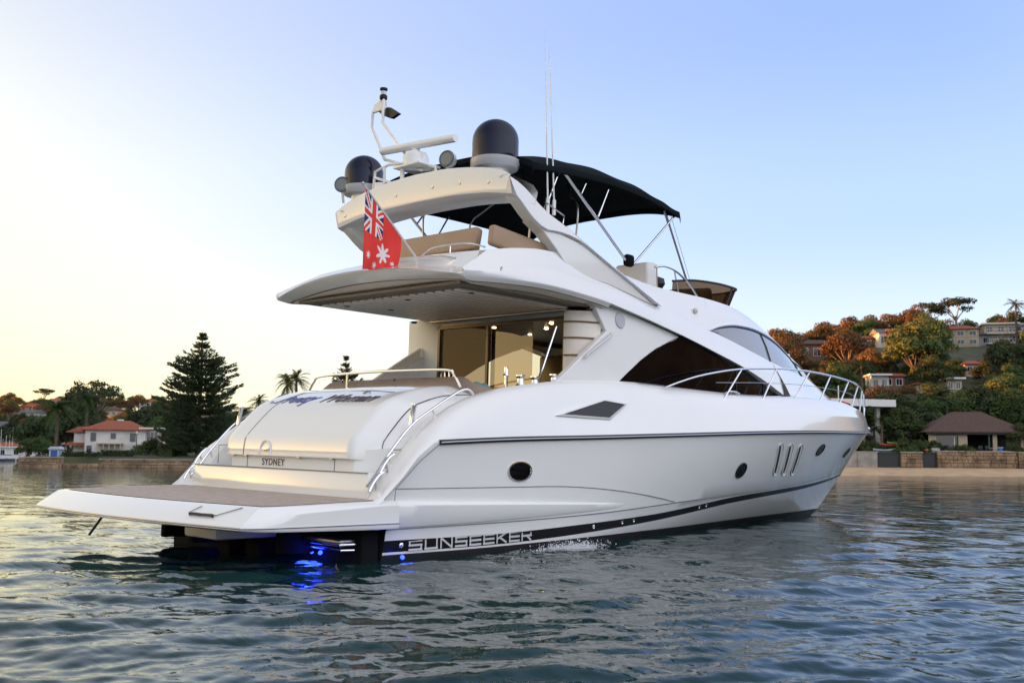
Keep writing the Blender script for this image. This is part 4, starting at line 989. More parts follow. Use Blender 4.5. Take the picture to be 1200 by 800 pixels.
# ensign on its raked staff
t = MB(); t.tube([(4.2, -.63, 4.02), (3.12, -.60, 4.99)], .018, 8, r2=.012); t.lathe([(0, .03), (.03, .0), (0, -.03)], (3.11, -.60, 5.0), 10); t.build('flag_staff', LGREY, YR)
S0 = Vector((3.16, -.60, 4.945)); S1 = Vector((3.83, -.62, 4.33))
def flag_pt(u, v):
    p = S0.lerp(S1, u); Lf = 1.15-.68*u
    dr = Vector((.02-.18*u*v, .03-.04*u, -1))
    q = p+dr*(Lf*v)
    q += Vector((.55, .8, 0)).normalized()*(.035*math.sin(9*u+4*v)*v**.5+.025*math.sin(17*u-3*v)*v)
    return q
def flag_col(u, v):
    U, V_ = u, v  # u along hoist 0 top, v along fly
    def star(cu, cv, r, n=7):
        du, dv_ = (u-cu)*1.0, (v-cv)*1.0; d = math.hypot(du, dv_); a = math.atan2(dv_, du)
        return d < r*(.42+.58*abs(math.cos(n*a/2))**2.2)
    if u < .5 and v < .5:
        a, b_ = u/.5-.5, v/.5-.5
        if abs(a) < .11 or abs(b_) < .07: return 0
        if abs(a) < .19 or abs(b_) < .12: return 2
        d1, d2 = abs(a-b_), abs(a+b_)
        if min(d1, d2) < .05: return 0
        if min(d1, d2) < .14: return 2
        return 1
    if star(.56, .70, .19): return 2
    for (cu, cv, r) in ((.16, .80, .06), (.36, .93, .06), (.84, .86, .06)):
        if star(cu, cv, r): return 2
    return 0
t = MB(); NUf, NVf = 70, 110
V = [flag_pt(i/NUf, j/NVf) for j in range(NVf+1) for i in range(NUf+1)]
for j in range(NVf):
    for i in range(NUf):
        t.f.append((j*(NUf+1)+i, j*(NUf+1)+i+1, (j+1)*(NUf+1)+i+1, (j+1)*(NUf+1)+i)); t.m.append(flag_col((i+.5)/NUf, (j+.5)/NVf))
t.v = [tuple(p) for p in V]
o = boat_thing(t.build('ensign_flag', [REDF, BLUF, WHTF], sharp=180, merge=0), S0.x, S0.y, S0.z); tag(o, 'red ensign with union canton and white stars hanging from the raked stern staff', 'flag')
t = MB(); rows = []
for j in range(10): rows.append([(17.62+.05*math.sin(j*.9)+.02*k, -.5-.045*k+.02*math.sin(j+k), 2.72-.035*j-.02*k) for k in range(6)])
t.grid(rows); o = boat_thing(t.build('bow_flag', REDF), 17.62, -.5, 2.72); tag(o, 'small furled red flag on the bow rail', 'flag')
# water discharge splashing at the waterline
rng = random.Random(3); t = MB()
wp = BOAT @ Vector((5.35, -2.55, .1))
for k in range(2600):
    a = rng.random()*6.28; r = abs(rng.gauss(0, .22)); z = abs(rng.gauss(0, .055))*max(.2, 1-r*1.4)
    c = Vector((rng.gauss(0, .32), -abs(rng.gauss(0, .10))+.02, z+.0)); s_ = .003+.009*rng.random()**3
    t.add([c+Vector((s_, 0, 0)), c+Vector((0, s_, 0)), c+Vector((-s_, 0, 0)), c+Vector((0, -s_, 0)), c+Vector((0, 0, s_*1.3)), c-Vector((0, 0, s_))], [(0, 1, 4), (1, 2, 4), (2, 3, 4), (3, 0, 4), (1, 0, 5), (2, 1, 5), (3, 2, 5), (0, 3, 5)])
o = t.build('water_splash', mat('white_spray', (.75, .78, .8), .3), None, merge=0); o.location = (wp.x, wp.y, 0); tag(o, 'white splash of discharge water beside the hull stripe', 'splash', kind='stuff')

# ------------------------------------------------------------------ land
def sstep(a, b, x): t = max(0, min(1, (x-a)/(b-a))); return t*t*(3-2*t)
def shore_dep(lat):                                     # where the near land meets the water
    return 130-12*sstep(10, 40, lat) if lat > -66 else 130
crest = pch([(30, 14), (55, 21), (68, 25.5), (80, 27.5), (95, 28), (110, 29.5), (125, 31), (160, 33), (260, 30)])
def land(lat, dep):
    d = dep-shore_dep(lat)
    n = noise.noise(Vector((lat*.03, dep*.03, 2)))*2.2
    if lat > 25:                                        # beach and wooded hill on the right
        if d < 9: return -1.5 if d < -12 else d*.085
        if d < 10.4: return .75
        k = sstep(20, 52, lat)
        hgt = crest(lat); z = 2.6+(hgt-2.6)*sstep(8, 138, d)**.82*(.25+.75*k)+max(0, d-150)*.02
        return z+n*sstep(20, 60, d)
    edge = sstep(-64, -60, lat)                         # low point on the left, open water beyond its end
    zl = (-1.5 if d < -3 else (-.5 if d < .8 else -.5+1.75*sstep(.8, 2.2, d)+.035*max(0, d-2.2)))
    zl = min(zl, 5+n) if d > 0 else zl
    zl = -1.5+(zl+1.5)*edge
    far = 0
    if dep > 330: far = -1.5+29.5*sstep(340, 620, dep)*(1+.10*noise.noise(Vector((lat*.012, 7, 3))))
    return max(zl, far if dep > 330 else -1.5)
def ridge(lat, dep):                                    # unseen hill added across the bay to the left, sized to shade the yacht
    return -1.5+ (26+7*noise.noise(Vector((dep*.012, 3, 1))))*sstep(-330, -420, lat)*(1-sstep(-800, -1000, lat))
def headland(lat, dep):                                 # the wooded shore carries on round the bay to the right
    d = lat-(80+(118-dep)*.22) if dep < 118 else lat-80
    return -1.5+36*sstep(-4, 95, d)*(1-sstep(-420, -600, -abs(dep)) if False else 1)*sstep(-520, -380, dep)+(3*noise.noise(Vector((lat*.05, dep*.05, 9))) if d > 10 else 0)
lats = sorted(set([-6000, -3000, -1600]+list(range(-1100, -330, 26))+list(range(-330, -70, 10))+[-70+2.0*i for i in range(int(240/2.0)+1)]+[174, 180, 186, 193, 200, 208, 216, 230, 250, 270, 300, 340, 420, 500, 900, 2000, 6000]))
deps = sorted(set([-3000, -1500]+list(range(-900, -420, 60))+list(range(-420, 104, 14))+[104+1.5*i for i in range(24)]+[141+4*i for i in range(36)]+list(range(290, 700, 12))+[720, 800, 1000, 1500, 3000, 8000]))
rows = []
for dp in deps:
    r = []
    for la in lats:
        z = ridge(la, dp) if (la < -328) else (land(la, dp) if dp > 100 else -2.0)
        if la > 70 and dp < 260: z = max(z, headland(la, dp))
        if la < -328 and dp > 330: z = max(z, land(la, dp))
        r.append(E(la, dp, z))
    rows.append(r)
GROUND = mat('woodland_floor', (.055, .06, .025), .95, noise_amt=.5, noise_scale=.25, bump=.6, bump_scale=1.5)
t = MB(); t.grid(rows); o = t.build('terrain', GROUND, merge=0, sharp=180); tag(o, kind='structure')
SAND = mat('sand', (.46, .32, .19), .95, noise_amt=.18, noise_scale=.6, bump=.3, bump_scale=4)
rows = []
for i in range(13):
    r = []
    for j in range(60):
        la = 27+ (190-27)*j/59; d = -8+17.5*i/12; dp = shore_dep(la)+d
        r.append(E(la, dp, d*.085+.035+.05*noise.noise(Vector((la*.2, dp*.3, 0)))*(d > 0)))
    rows.append(r)
t = MB(); t.grid(rows); o = t.build('beach', SAND, merge=0, sharp=180); tag(o, kind='structure')
LAWN = mat('lawn', (.07, .10, .03), .95, noise_amt=.3, noise_scale=.8)

# ------------------------------------------------------------------ trees
GUM = leafmat('gum_leaves', (.12, .074, .026), .2)
GRN = leafmat('green_leaves', (.062, .095, .028), .25)
DRK = leafmat('dark_leaves', (.042, .062, .024), .2)
PLM = leafmat('palm_leaves', (.045, .075, .02), .25)
BRK = mat('bark', (.10, .075, .055), .9, noise_amt=.35, noise_scale=3)
PBK = mat('pale_bark', (.22, .17, .13), .85, noise_amt=.3, noise_scale=3)

def leaf(V, F, c, n, s, rng, asp=.55):
    a = n.orthogonal().normalized(); b_ = n.cross(a); q = rng.random()*6.28
    u = a*math.cos(q)+b_*math.sin(q); w = n.cross(u)*asp
    o = len(V); V += [c+u*s, c+w*s*.8+n*s*.12, c-u*s, c-w*s*.8+n*s*.12]; F.append((o, o+1, o+2, o+3))
def rvec(rng):
    while True:
        v = Vector((rng.uniform(-1, 1), rng.uniform(-1, 1), rng.uniform(-1, 1)))
        if .05 < v.length < 1: return v.normalized()
def broad_mesh(seed, H=8, Rr=4.2, blobs=16, per=330, s=.24, flat=.62, base=.38):
    """crown and trunk meshes for a spreading tree; z=0 at the root"""
    rng = random.Random(seed); V = []; F = []; tb = MB()
    tips = []
    for k in range(blobs):
        a = 2.4*k+rng.uniform(-.4, .4); f = math.sqrt((k+.5)/blobs); r = Rr*.78*f*rng.uniform(.8, 1.1)
        z = H*(base+(1-base)*(.92-.55*f**1.6)*rng.uniform(.72, 1.08))-.4
        tips.append((Vector((r*math.cos(a), r*math.sin(a), z)), Rr*rng.uniform(.26, .44)))
    for c, br in tips:
        for i in range(int(per*(br/(Rr*.35))**2)):
            d = rvec(rng)
            if d.z < -.35 and rng.random() < .75: continue
            p = c+Vector((d.x*br, d.y*br, d.z*br*flat*rng.uniform(.75, 1.1)))*(rng.random()**.28)
            leaf(V, F, p, (d+rvec(rng)*.8+Vector((0, 0, .3))).normalized(), s*rng.uniform(.6, 1.35), rng)
    top = Vector((rng.uniform(-.3, .3), rng.uniform(-.3, .3), H*base*.9))
    tb.tube([(0, 0, -1.5), (0, 0, 0), top*.5+Vector((.12, .05, 0)), top], .26*H/8, 7, r2=.15*H/8)
    for c, br in tips[::2]: tb.tube([top*.85, top.lerp(c, .5)+Vector((0, 0, -.25)), c], .11*H/8, 5, r2=.03)
    return V, F, tb
def mesh_of(V, F, name, m):
    me = bpy.data.meshes.new(name); me.from_pydata(V, [], F); me.materials.append(m); return me
class Proto: pass
def proto(kind, V, F, tb, lm, bm_):
    p = Proto(); p.kind = kind; p.crown = mesh_of(V, F, kind+'_crown', lm)
    o = tb.build('trunk', bm_); p.trunk = o.data; bpy.data.objects.remove(o); return p
def plant(p, lat, dep, z, label, group, sc=1.0, cat='tree', rot=None, sz=None, lm=None):
    M = Matrix.Translation(E(lat, dep, z)) @ Matrix.Rotation(rot if rot is not None else (lat*12.9+dep*7.1) % 6.28, 4, 'Z') @ Matrix.Diagonal((sc, sc, sz or sc, 1))
    r = empty(p.kind, label, cat, M, group)
    for nm, me in (('crown', p.crown), ('trunk', p.trunk)):
        o = bpy.data.objects.new(nm, me); COL.objects.link(o); o.parent = r
        if lm and nm == 'crown': o.material_slots[0].link = 'OBJECT'; o.material_slots[0].material = lm
    return r
gums = [proto('gum_tree', *broad_mesh(10+i, H=8.5, Rr=4.4, blobs=15+2*i, per=230), GUM, PBK) for i in range(4)]
greens = [proto('broadleaf_tree', *broad_mesh(30+i, H=7.5, Rr=3.8, blobs=16+2*i, per=260, flat=.8, base=.25), GRN, BRK) for i in range(4)]
darks = [proto('evergreen_tree', *broad_mesh(50+i, H=8, Rr=3.4, blobs=18, per=250, flat=.9, base=.18), DRK, BRK) for i in range(3)]
airy = [proto('umbrella_gum', *broad_mesh(70+i, H=9, Rr=3.6, blobs=9, per=150, flat=.45, base=.6), DRK, PBK) for i in range(2)]
bush = [proto('shrub', *broad_mesh(80+i, H=2.0, Rr=1.6, blobs=10, per=150, s=.13, flat=.9, base=.1), GRN, BRK) for i in range(2)]

def palm_mesh(seed, H=7, L=2.6, n=26, droop=1.0, lw=.34):
    rng = random.Random(seed); V = []; F = []; tb = MB()
    tb.tube([(0, 0, -1), (.05, 0, H*.4), (0, .06, H*.8), (0, 0, H)], .22, 8, sm=10, r2=.16); 
    for k in range(n):
        a = 2.4*k; el = rng.uniform(-.35, 1.25); l = L*rng.uniform(.8, 1.1); prev = None
        d = Vector((math.cos(a), math.sin(a), 0))
        pts = []
        for i in range(11):
            t = i/10; pts.append(Vector((0, 0, H))+d*(l*t*math.cos(el*(1-.35*t)))+Vector((0, 0, l*(math.sin(el)*t-droop*.55*t*t))))
        side = Vector((-d.y, d.x, 0))
        for i in range(1, 11):
            c = pts[i]; tg = (pts[i]-pts[i-1]).normalized()
            for q in (0, .5):
                c2 = pts[i-1].lerp(pts[i], q)
                w = lw*(1-abs(2*(i/10)-.9)**2*.7)*l/2.6*1.25
                for sg in (-1, 1):
                    tip = c2+side*sg*w+tg*w*.8+Vector((0, 0, -w*.45*rng.uniform(.5, 1.3))); o = len(V)
                    V += [c2-tg*.05, c2+tg*.06, tip]; F.append((o, o+1, o+2))
            o = len(V); V += [pts[i-1]-side*.02, pts[i-1]+side*.02, c+side*.015, c-side*.015]; F.append((o, o+1, o+2, o+3))
    return V, F, tb
palms = [proto('palm_tree', *palm_mesh(5, 7, 2.6), PLM, BRK), proto('palm_tree', *palm_mesh(6, 5, 2.9, n=32, droop=1.2), PLM, BRK)]
PPR = pch([(0, .8), (.12, .97), (.35, 1.04), (.5, .96), (.66, .86), (.77, .58), (.86, .24), (.93, .15), (1, .05)])
def pine_mesh(seed, H=16.5, W=5.0, sparse=1.7, whorls=27, s=.30):
    rng = random.Random(seed); V = []; F = []; tb = MB()
    tb.tube([(0, 0, -1), (0, 0, H*.5), (0, 0, H*.86), (0, 0, H)], .34, 8, r2=.03)
    for k in range(whorls):
        f = k/(whorls-1); z = H*(.05+.92*f)+rng.uniform(-.12, .12); l0 = W*PPR(f)
        nb = 8 if f < .8 else 5
        for j in range(nb):
            a = 2*math.pi*j/nb+k*.55+rng.uniform(-.3, .3); l = l0*rng.uniform(.62, 1.15); d = Vector((math.cos(a), math.sin(a), 0)); side = Vector((-d.y, d.x, 0))
            m_ = max(5, int(l/.30)); pts = []
            for i in range(m_+1):
                t = i/m_; pts.append(Vector((0, 0, z))+d*(l*t)+Vector((0, 0, l*(-.05*t+.24*t*t)+.0)))
            tb.tube(pts[::max(1, m_//3)], .045, 4, r2=.015)
            for i in range(1, m_+1):
                t = i/m_
                if t < .2: continue
                wd = .85*(1-t*.5)*min(1, l/2.2)*(1 if f < .8 else .6)
                for q in range(int(7*sparse*(1 if f < .8 else .45))):
                    c = pts[i]+side*rng.uniform(-wd, wd)+Vector((0, 0, rng.uniform(-.26, .16)))+d*rng.uniform(-.15, .15)
                    o = len(V); u = (d*rng.uniform(.4, 1)+side*rng.uniform(-.8, .8)+Vector((0, 0, .35))).normalized()*s*rng.uniform(.8, 1.5); w = u.cross(Vector((0, 0, 1))).normalized()*.07
                    w2 = Vector((0, 0, .07))
                    V += [c-w, c+w, c+u+w*.4, c+u-w*.4, c-w2, c+w2, c+u+w2*.4, c+u-w2*.4]; F += [(o, o+1, o+2, o+3), (o+4, o+5, o+6, o+7)]
    return V, F, tb
npine = proto('norfolk_pine', *pine_mesh(1), leafmat('pine_needles', (.052, .074, .032), .2), BRK)
npine2 = proto('norfolk_pine', *pine_mesh(2, H=11, W=3.3, whorls=15, sparse=1.5), MATS['pine_needles'], BRK)

def px2(px, dep): return dep*(px-600)/1243.2
def pz(py, dep, px=600): return 1.2+dep*(540+(px-600)*.0087-py)/1243.2*1.0
gx = lambda lat, dep: land(lat, dep)

# ------------------------------------------------------------------ houses
def house_mat(name, c, rough=.8): return mat(name, c, rough, noise_amt=.10, noise_scale=1.2)
WALLW = house_mat('white_render', (.62, .60, .56)); WALLC = house_mat('cream_render', (.42, .34, .24)); WALLB = house_mat('brick_wall', (.20, .10, .065)); WALLG = house_mat('grey_render', (.33, .33, .32))
TILE = mat('terracotta_tiles', (.27, .075, .04), .8, noise_amt=.3, noise_scale=3, bump=.5, bump_scale=8); TILEB = mat('brown_shingles', (.075, .042, .032), .85, noise_amt=.3, noise_scale=4, bump=.5, bump_scale=9); SLATE = mat('grey_slate', (.10, .10, .11), .7, noise_amt=.2); WTRIM = mat('white_paint', (.7, .7, .68), .5)
HGLASS = mat('house_glass', (.02, .024, .028), .05, spec=.7); HDARK = mat('dark_interior', (.015, .013, .012), .8)
STONE = mat('sandstone', (.24, .165, .10), .9, noise_amt=.55, noise_scale=.8, bump=.6, bump_scale=5); CONC = mat('grey_concrete', (.30, .28, .25), .9, noise_amt=.3, noise_scale=.9)
def LM(lat, dep, z, rot=0.0): return Matrix.Translation(E(lat, dep, z)) @ Matrix.Rotation(RZ+rot, 4, 'Z')
def hip_roof(t, w, d, z, h, ov=.5, ridge=.4, cx=0, cy=0):
    a, b_ = w/2+ov, d/2+ov; rx = max(0, a-b_)*1.0+ridge*.0 if a > b_ else 0; rx = max(rx, w*ridge/2)
    V = [(cx-a, cy-b_, z), (cx+a, cy-b_, z), (cx+a, cy+b_, z), (cx-a, cy+b_, z), (cx-rx, cy, z+h), (cx+rx, cy, z+h), (cx-a, cy-b_, z-.12), (cx+a, cy-b_, z-.12), (cx+a, cy+b_, z-.12), (cx-a, cy+b_, z-.12)]
    t.add(V, [(0, 1, 5, 4), (1, 2, 5), (2, 3, 4, 5), (3, 0, 4), (0, 6, 7, 1), (1, 7, 8, 2), (2, 8, 9, 3), (3, 9, 6, 0), (6, 9, 8, 7)])
def window(parent, x, y, z, w, h, frame=WTRIM, rot=0, glass=HGLASS, bars=1):
    Rm = Matrix.Rotation(rot, 3, 'Z'); t = MB()
    for (dx, dz, ww, hh) in ((0, h/2+.04, w+.16, .08), (0, -h/2-.04, w+.16, .08), (-w/2-.04, 0, .08, h), (w/2+.04, 0, .08, h)): t.box(Vector((x, y, z))+Rm @ Vector((dx, -.03, dz)), (ww, .08, hh), Rm)
    for k in range(bars): t.box(Vector((x, y, z))+Rm @ Vector((-w/2+w*(k+1)/(bars+1), -.02, 0)), (.05, .06, h), Rm)
    f = t.build('window', frame, parent, smooth=False); t = MB(); t.box(Vector((x, y, z))+Rm @ Vector((0, .02, 0)), (w, .05, h), Rm); t.build('pane', glass, f, smooth=False); return f
def house(lat, dep, z, w, d, h, wall, roofm, label, rot=0.0, roof='hip', rh=1.4, storeys=1, nwin=3, group=None, name='house', chim=False, balcony=False, found=4, glass=HGLASS):
    r = empty(name, label, 'house', LM(lat, dep, z, rot), group)
    t = MB(); t.box((0, 0, h/2-found/2), (w, d, h+found)); t.build('wall', wall, r, smooth=False)
    t = MB()
    if roof == 'hip': hip_roof(t, w, d, h+.10, rh)
    elif roof == 'gable':
        a, b_ = w/2+.4, d/2+.4; t.add([(-a, -b_, h+.0), (a, -b_, h), (a, b_, h), (-a, b_, h), (-a, 0, h+rh), (a, 0, h+rh)], [(0, 1, 5, 4), (2, 3, 4, 5), (0, 4, 3), (1, 2, 5), (0, 3, 2, 1)])
    else: t.box((0, -.3, h+.16), (w+.9, d+1.2, .30))
    ro = t.build('roof', roofm, r, smooth=False)
    if chim: t = MB(); t.box((w*.2, .4, h+rh*.8), (.6, .6, 1.4), bev=.03); t.build('chimney', wall, ro, smooth=False)
    sh = h/storeys
    for s_ in range(storeys):
        for k in range(nwin):
            window(r, -w/2+w*(k+.5)/nwin, -d/2-.01, sh*(s_+.52), min(1.5, w/nwin*.55), sh*.48, glass=glass)
        window(r, -w/2-.01, 0, sh*(s_+.52), min(1.6, d*.3), sh*.45, rot=-math.pi/2, glass=glass)
    if balcony:
        for s_ in range(storeys):
            t = MB(); t.box((0, -d/2-.8, sh*s_+.05), (w*.9, 1.6, .16))
            for k in range(9): t.box((-w*.43+w*.86*k/8, -d/2-1.52, sh*s_+.55), (.05, .05, .9))
            t.box((0, -d/2-1.52, sh*s_+1.02), (w*.88, .07, .07)); t.build('balcony', WTRIM, r, smooth=False)
    return r

# left point: white house with red roof
D = 152
hl = empty('waterfront_house', 'white two-storey waterfront house with terracotta hip roof beside the tall pine', 'house', LM(px2(141, D), D, 1.7, .25))
t = MB(); t.box((0, 0, 1.3), (8.0, 6, 4.0)); t.box((-4.6, 1.6, 1.1), (2.4, 4, 3.6)); t.build('wall', WALLW, hl, smooth=False)
t = MB(); hip_roof(t, 8.0, 6, 3.42, 1.35, .55); hip_roof(t, 3.0, 4, 3.1, .8, .4, cx=-4.9, cy=1.6); rf = t.build('roof', TILE, hl, smooth=False)
t = MB(); t.box((.2, .6, 4.6), (.9, .7, .7), bev=.1); t.build('chimney', WALLW, rf)
for (x, z, w, h_) in ((-2.9, 2.35, .55, 1.0), (2.3, 2.35, .6, 1.0), (-.3, 2.5, .5, .6), (-3.4, .7, .5, .8)): window(hl, x, -3.01, z, w, h_, frame=mat('blue_shutter', (.06, .12, .17), .6))
t = MB(); t.box((4.6, -1.2, 1.6), (2.6, 3.2, 4.2)); t.build('side_wing', WALLC, hl, smooth=False); t = MB(); t.box((4.7, -1.3, 3.66), (3.3, 3.9, .22)); t.build('wing_roof', WTRIM, hl, smooth=False)
window(hl, 4.6, -2.82, 2.5, 2.0, 1.3, bars=3); window(hl, 4.9, -2.82, .7, 1.6, 1.2, bars=1)
t = MB(); t.box((-.6, -3.9, 1.42), (3.4, 1.8, .14)); 
for k in range(5): t.box((-2.1+.75*k, -4.7, .6), (.14, .14, 1.6))
t.build('verandah', WALLC, hl, smooth=False)
t = MB(); t.box((3.9, -4.4, 1.35), (2.6, 2.4, .12)); t.box((5.1, -5.4, .5), (.12, .12, 1.8)); t.box((2.7, -5.4, .5), (.12, .12, 1.8)); t.build('pergola', WTRIM, hl, smooth=False)
t = MB(); t.add([(-6.6, -2.2, 1.25), (-4.0, -2.2, 1.25), (-4.0, .2, 1.7), (-6.6, .2, 1.7), (-6.6, -2.2, 1.15), (-4, -2.2, 1.15), (-4, .2, 1.6), (-6.6, .2, 1.6)], [(0, 1, 2, 3), (4, 7, 6, 5), (0, 4, 5, 1), (0, 3, 7, 4), (1, 5, 6, 2)]); t.build('porch_roof', TILE, hl, smooth=False)
# seawalls, boat shed, hedges, lamp post
def wallbox(lat0, lat1, dep, z0, z1, th, m, label, rot=0, name='seawall', coping=True):
    w = (lat1-lat0); r = empty(name, label, 'wall', LM((lat0+lat1)/2, dep, 0, rot)); t = MB(); n = max(1, int(w/2.2))
    rr = random.Random(int(lat0*10))
    if m is STONE:
        zz = z0
        while zz < z1-.05:
            ch = min(z1-zz, rr.uniform(.28, .5)); x = -w/2
            while x < w/2-.02:
                bw = min(w/2-x, rr.uniform(.35, 1.1)); t.box((x+bw/2, rr.uniform(-.07, .05), zz+ch/2), (bw-.03, th, ch-.03), bev=.045, seg=1); x += bw
            zz += ch
        t.box((0, .06, (z0+z1)/2), (w-.05, th-.12, z1-z0-.06))
    else:
        for k in range(n): t.box((-w/2+w*(k+.5)/n, rr.uniform(-.03, .03), (z0+z1)/2+rr.uniform(-.03, .03)), (w/n-.03, th, z1-z0), bev=.03)
    t.build('stonework', m, r, smooth=False)
    if coping: t = MB(); t.box((0, 0, z1+.07), (w+.1, th+.12, .14), bev=.03); t.build('coping', CONC, r, smooth=False)
    return r
wallbox(px2(30, 131), px2(80, 131), 130.5, -.9, 1.1, .6, STONE, 'pale concrete seawall below the blue boat shed')
wallbox(px2(124, 131), px2(230, 131), 130.4, -.9, .95, .6, STONE, 'stained sandstone seawall in front of the red-roofed house')
wallbox(px2(81, 131), px2(123, 131), 130.6, -.9, .5, .5, STONE, 'low sandstone wall below the clipped hedge', coping=False)
r = empty('boat_shed', 'tiny pale shed with a blue door on the seawall', 'shed', LM(px2(70, 134), 134, 1.25))
t = MB(); t.box((0, 0, .45), (1.25, 1.2, 1.0)); t.build('wall', mat('pale_blue_paint', (.36, .42, .50), .7), r, smooth=False); t = MB(); t.prism([(-.8, -.75, .95), (.8, -.75, .95), (.45, -.75, 1.28), (-.45, -.75, 1.28)], (0, 1.5, 0)); t.build('roof', mat('pale_blue_roof', (.45, .48, .52), .6), r, smooth=False); t = MB(); t.box((0, -.61, .42), (.8, .04, .8)); t.build('door', mat('blue_door', (.03, .09, .28), .5), r, smooth=False)
def hedge(lat0, lat1, dep, z, h, th, label, seed):
    rng = random.Random(seed); V = []; F = []; w = lat1-lat0
    for k in range(int(w*h*160)):
        x = rng.uniform(-w/2, w/2); f = rng.random(); y = -th/2 if f < .6 else rng.uniform(-th/2, th/2); zz = rng.uniform(0, h) if f < .6 else h
        zz += .12*noise.noise(Vector((x*.9, seed, 0))); leaf(V, F, Vector((x, y+rng.uniform(-.08, .08), zz)), (Vector((0, -1, 0)) if f < .6 else Vector((0, 0, 1)))+rvec(rng)*.7, .11, rng)
    r = empty('hedge', label, 'hedge', LM((lat0+lat1)/2, dep, z)); o = bpy.data.objects.new('foliage', mesh_of(V, F, 'hedge_foliage', DRK)); COL.objects.link(o); o.parent = r
    t = MB(); t.box((0, .1, h*.47), (w*.97, th*.7, h*.9), bev=.1); t.build('branches', DRK, r)
hedge(px2(78, 133), px2(122, 133), 133.2, .6, 1.25, 1.2, 'long clipped dark hedge right of the boat shed', 1)
hedge(px2(124, 136), px2(160, 136), 136, 1.3, .8, 1.0, 'low clipped hedge above the stained seawall', 2)
hedge(px2(192, 136), px2(206, 136), 136, 1.2, 1.1, 1.0, 'small square hedge at the foot of the tall pine', 3)
r = empty('lamp_post', 'slim dark lamp post before the red-roofed house', 'lamp post', LM(px2(163, 133), 133, 1.0)); t = MB(); t.tube([(0, 0, 0), (0, 0, 3.2)], .05, 6); t.build('post', RUBBER, r); t = MB(); t.lathe([(.0, 3.2), (.12, 3.25), (.1, 3.45), (0, 3.5)], (0, 0, 0), 10); t.build('lamp_head', LENSG, r)

# trees on the left point
plant(npine, px2(235, 137), 137, 1.4, 'tall dark pine with tiered branches standing alone on the left shore', None, sc=.985, rot=.4)
plant(npine2, px2(405, 168), 168, 2.2, 'slender distant pine showing above the cockpit rail', None, sc=1.0, rot=.2, sz=1.40)
plant(palms[0], px2(347, 165), 165, 2.2, 'tall palm above the port quarter, right one of the pair', None, sc=1.18, sz=1.62)
plant(palms[1], px2(337, 167), 167, 2.2, 'palm with a dense head, left one of the pair by the port quarter', None, sc=.9, sz=2.15)
plant(palms[0], px2(304, 160), 160, 2, 'small palm just right of the tall pine, its head over the wing', None, sc=.85, sz=1.12)
plant(palms[1], px2(326, 158), 158, 2, 'feathery palm low behind the wing, below the pair of palms', None, sc=1.0, sz=1.35)
plant(palms[1], px2(287, 158), 158, 2, 'low palm half hidden behind the tall pine', None, sc=.9, sz=1.2)
plant(palms[1], px2(69, 150), 150, 1.5, 'broad date palm left of the red-roofed house', None, sc=1.35, sz=1.35)
plant(palms[1], px2(104, 158), 158, 1.8, 'palm rising behind the left end of the red-roofed house', None, sc=1.2, sz=1.55)
plant(airy[0], px2(119, 188), 188, 3.5, 'tall airy tree on the skyline behind the red-roofed house', None, sc=1.35, sz=1.35, lm=DRK)
plant(darks[0], px2(95, 180), 180, 3, 'tall pointed dark tree on the skyline left of the airy one', None, sc=1.15, sz=1.5)
lefts = [(40, 152, 0, 'd'), (52, 160, .1, 'g'), (84, 165, .2, 'd'), (108, 172, .1, 'd'), (126, 176, 0, 'd'), (140, 178, 0, 'd'), (157, 182, .1, 'd'), (172, 178, .1, 'd'), (186, 172, .1, 'd'), (201, 166, .0, 'd'), (214, 160, -.1, 'd'), (148, 190, .2, 'g'), (60, 176, .2, 'd'), (72, 186, .25, 'd'), (178, 188, .3, 'a'), (190, 160, -.2, 'g'), (262, 150, -.1, 'd'), (280, 154, -.1, 'd'), (48, 142, -.45, 'g'), (57, 141, -.5, 'g'), (36, 140, -.5, 'g')]
for i, (px, dp, ds, k) in enumerate(lefts):
    P = {'d': darks, 'g': greens, 'a': airy}[k]
    plant(P[i % len(P)], px2(px, dp), dp, max(.6, gx(px2(px, dp), dp)), {'d': 'dark evergreen in the belt of trees around the red-roofed house', 'g': 'green leafy tree in the belt around the red-roofed house', 'a': 'open-crowned tree in the belt behind the red-roofed house'}[k], 'trees on the left point', sc=.9+ds)
for i, (px, dp) in enumerate(((196, 141), (203, 139), (186, 142), (212, 140), (172, 144))):
    plant(bush[i % 2], px2(px, dp), dp, 1.3, 'rounded garden shrub below the tall pine and the red-roofed house', 'garden shrubs on the left point', cat='shrub', sc=1.0+.2*(i % 3))
# trees continuing behind the yacht
rng = random.Random(8)
for i in range(26):
    la = -30+i*2.6+rng.uniform(-1, 1); dp = 150+rng.uniform(0, 25)
    if 180 < 600+la/dp*1243 < 430: continue
    plant(darks[i % 3], la, dp, 2, 'dark shore tree behind the yacht', 'shore trees hidden by the yacht', sc=.7+.2*rng.random())
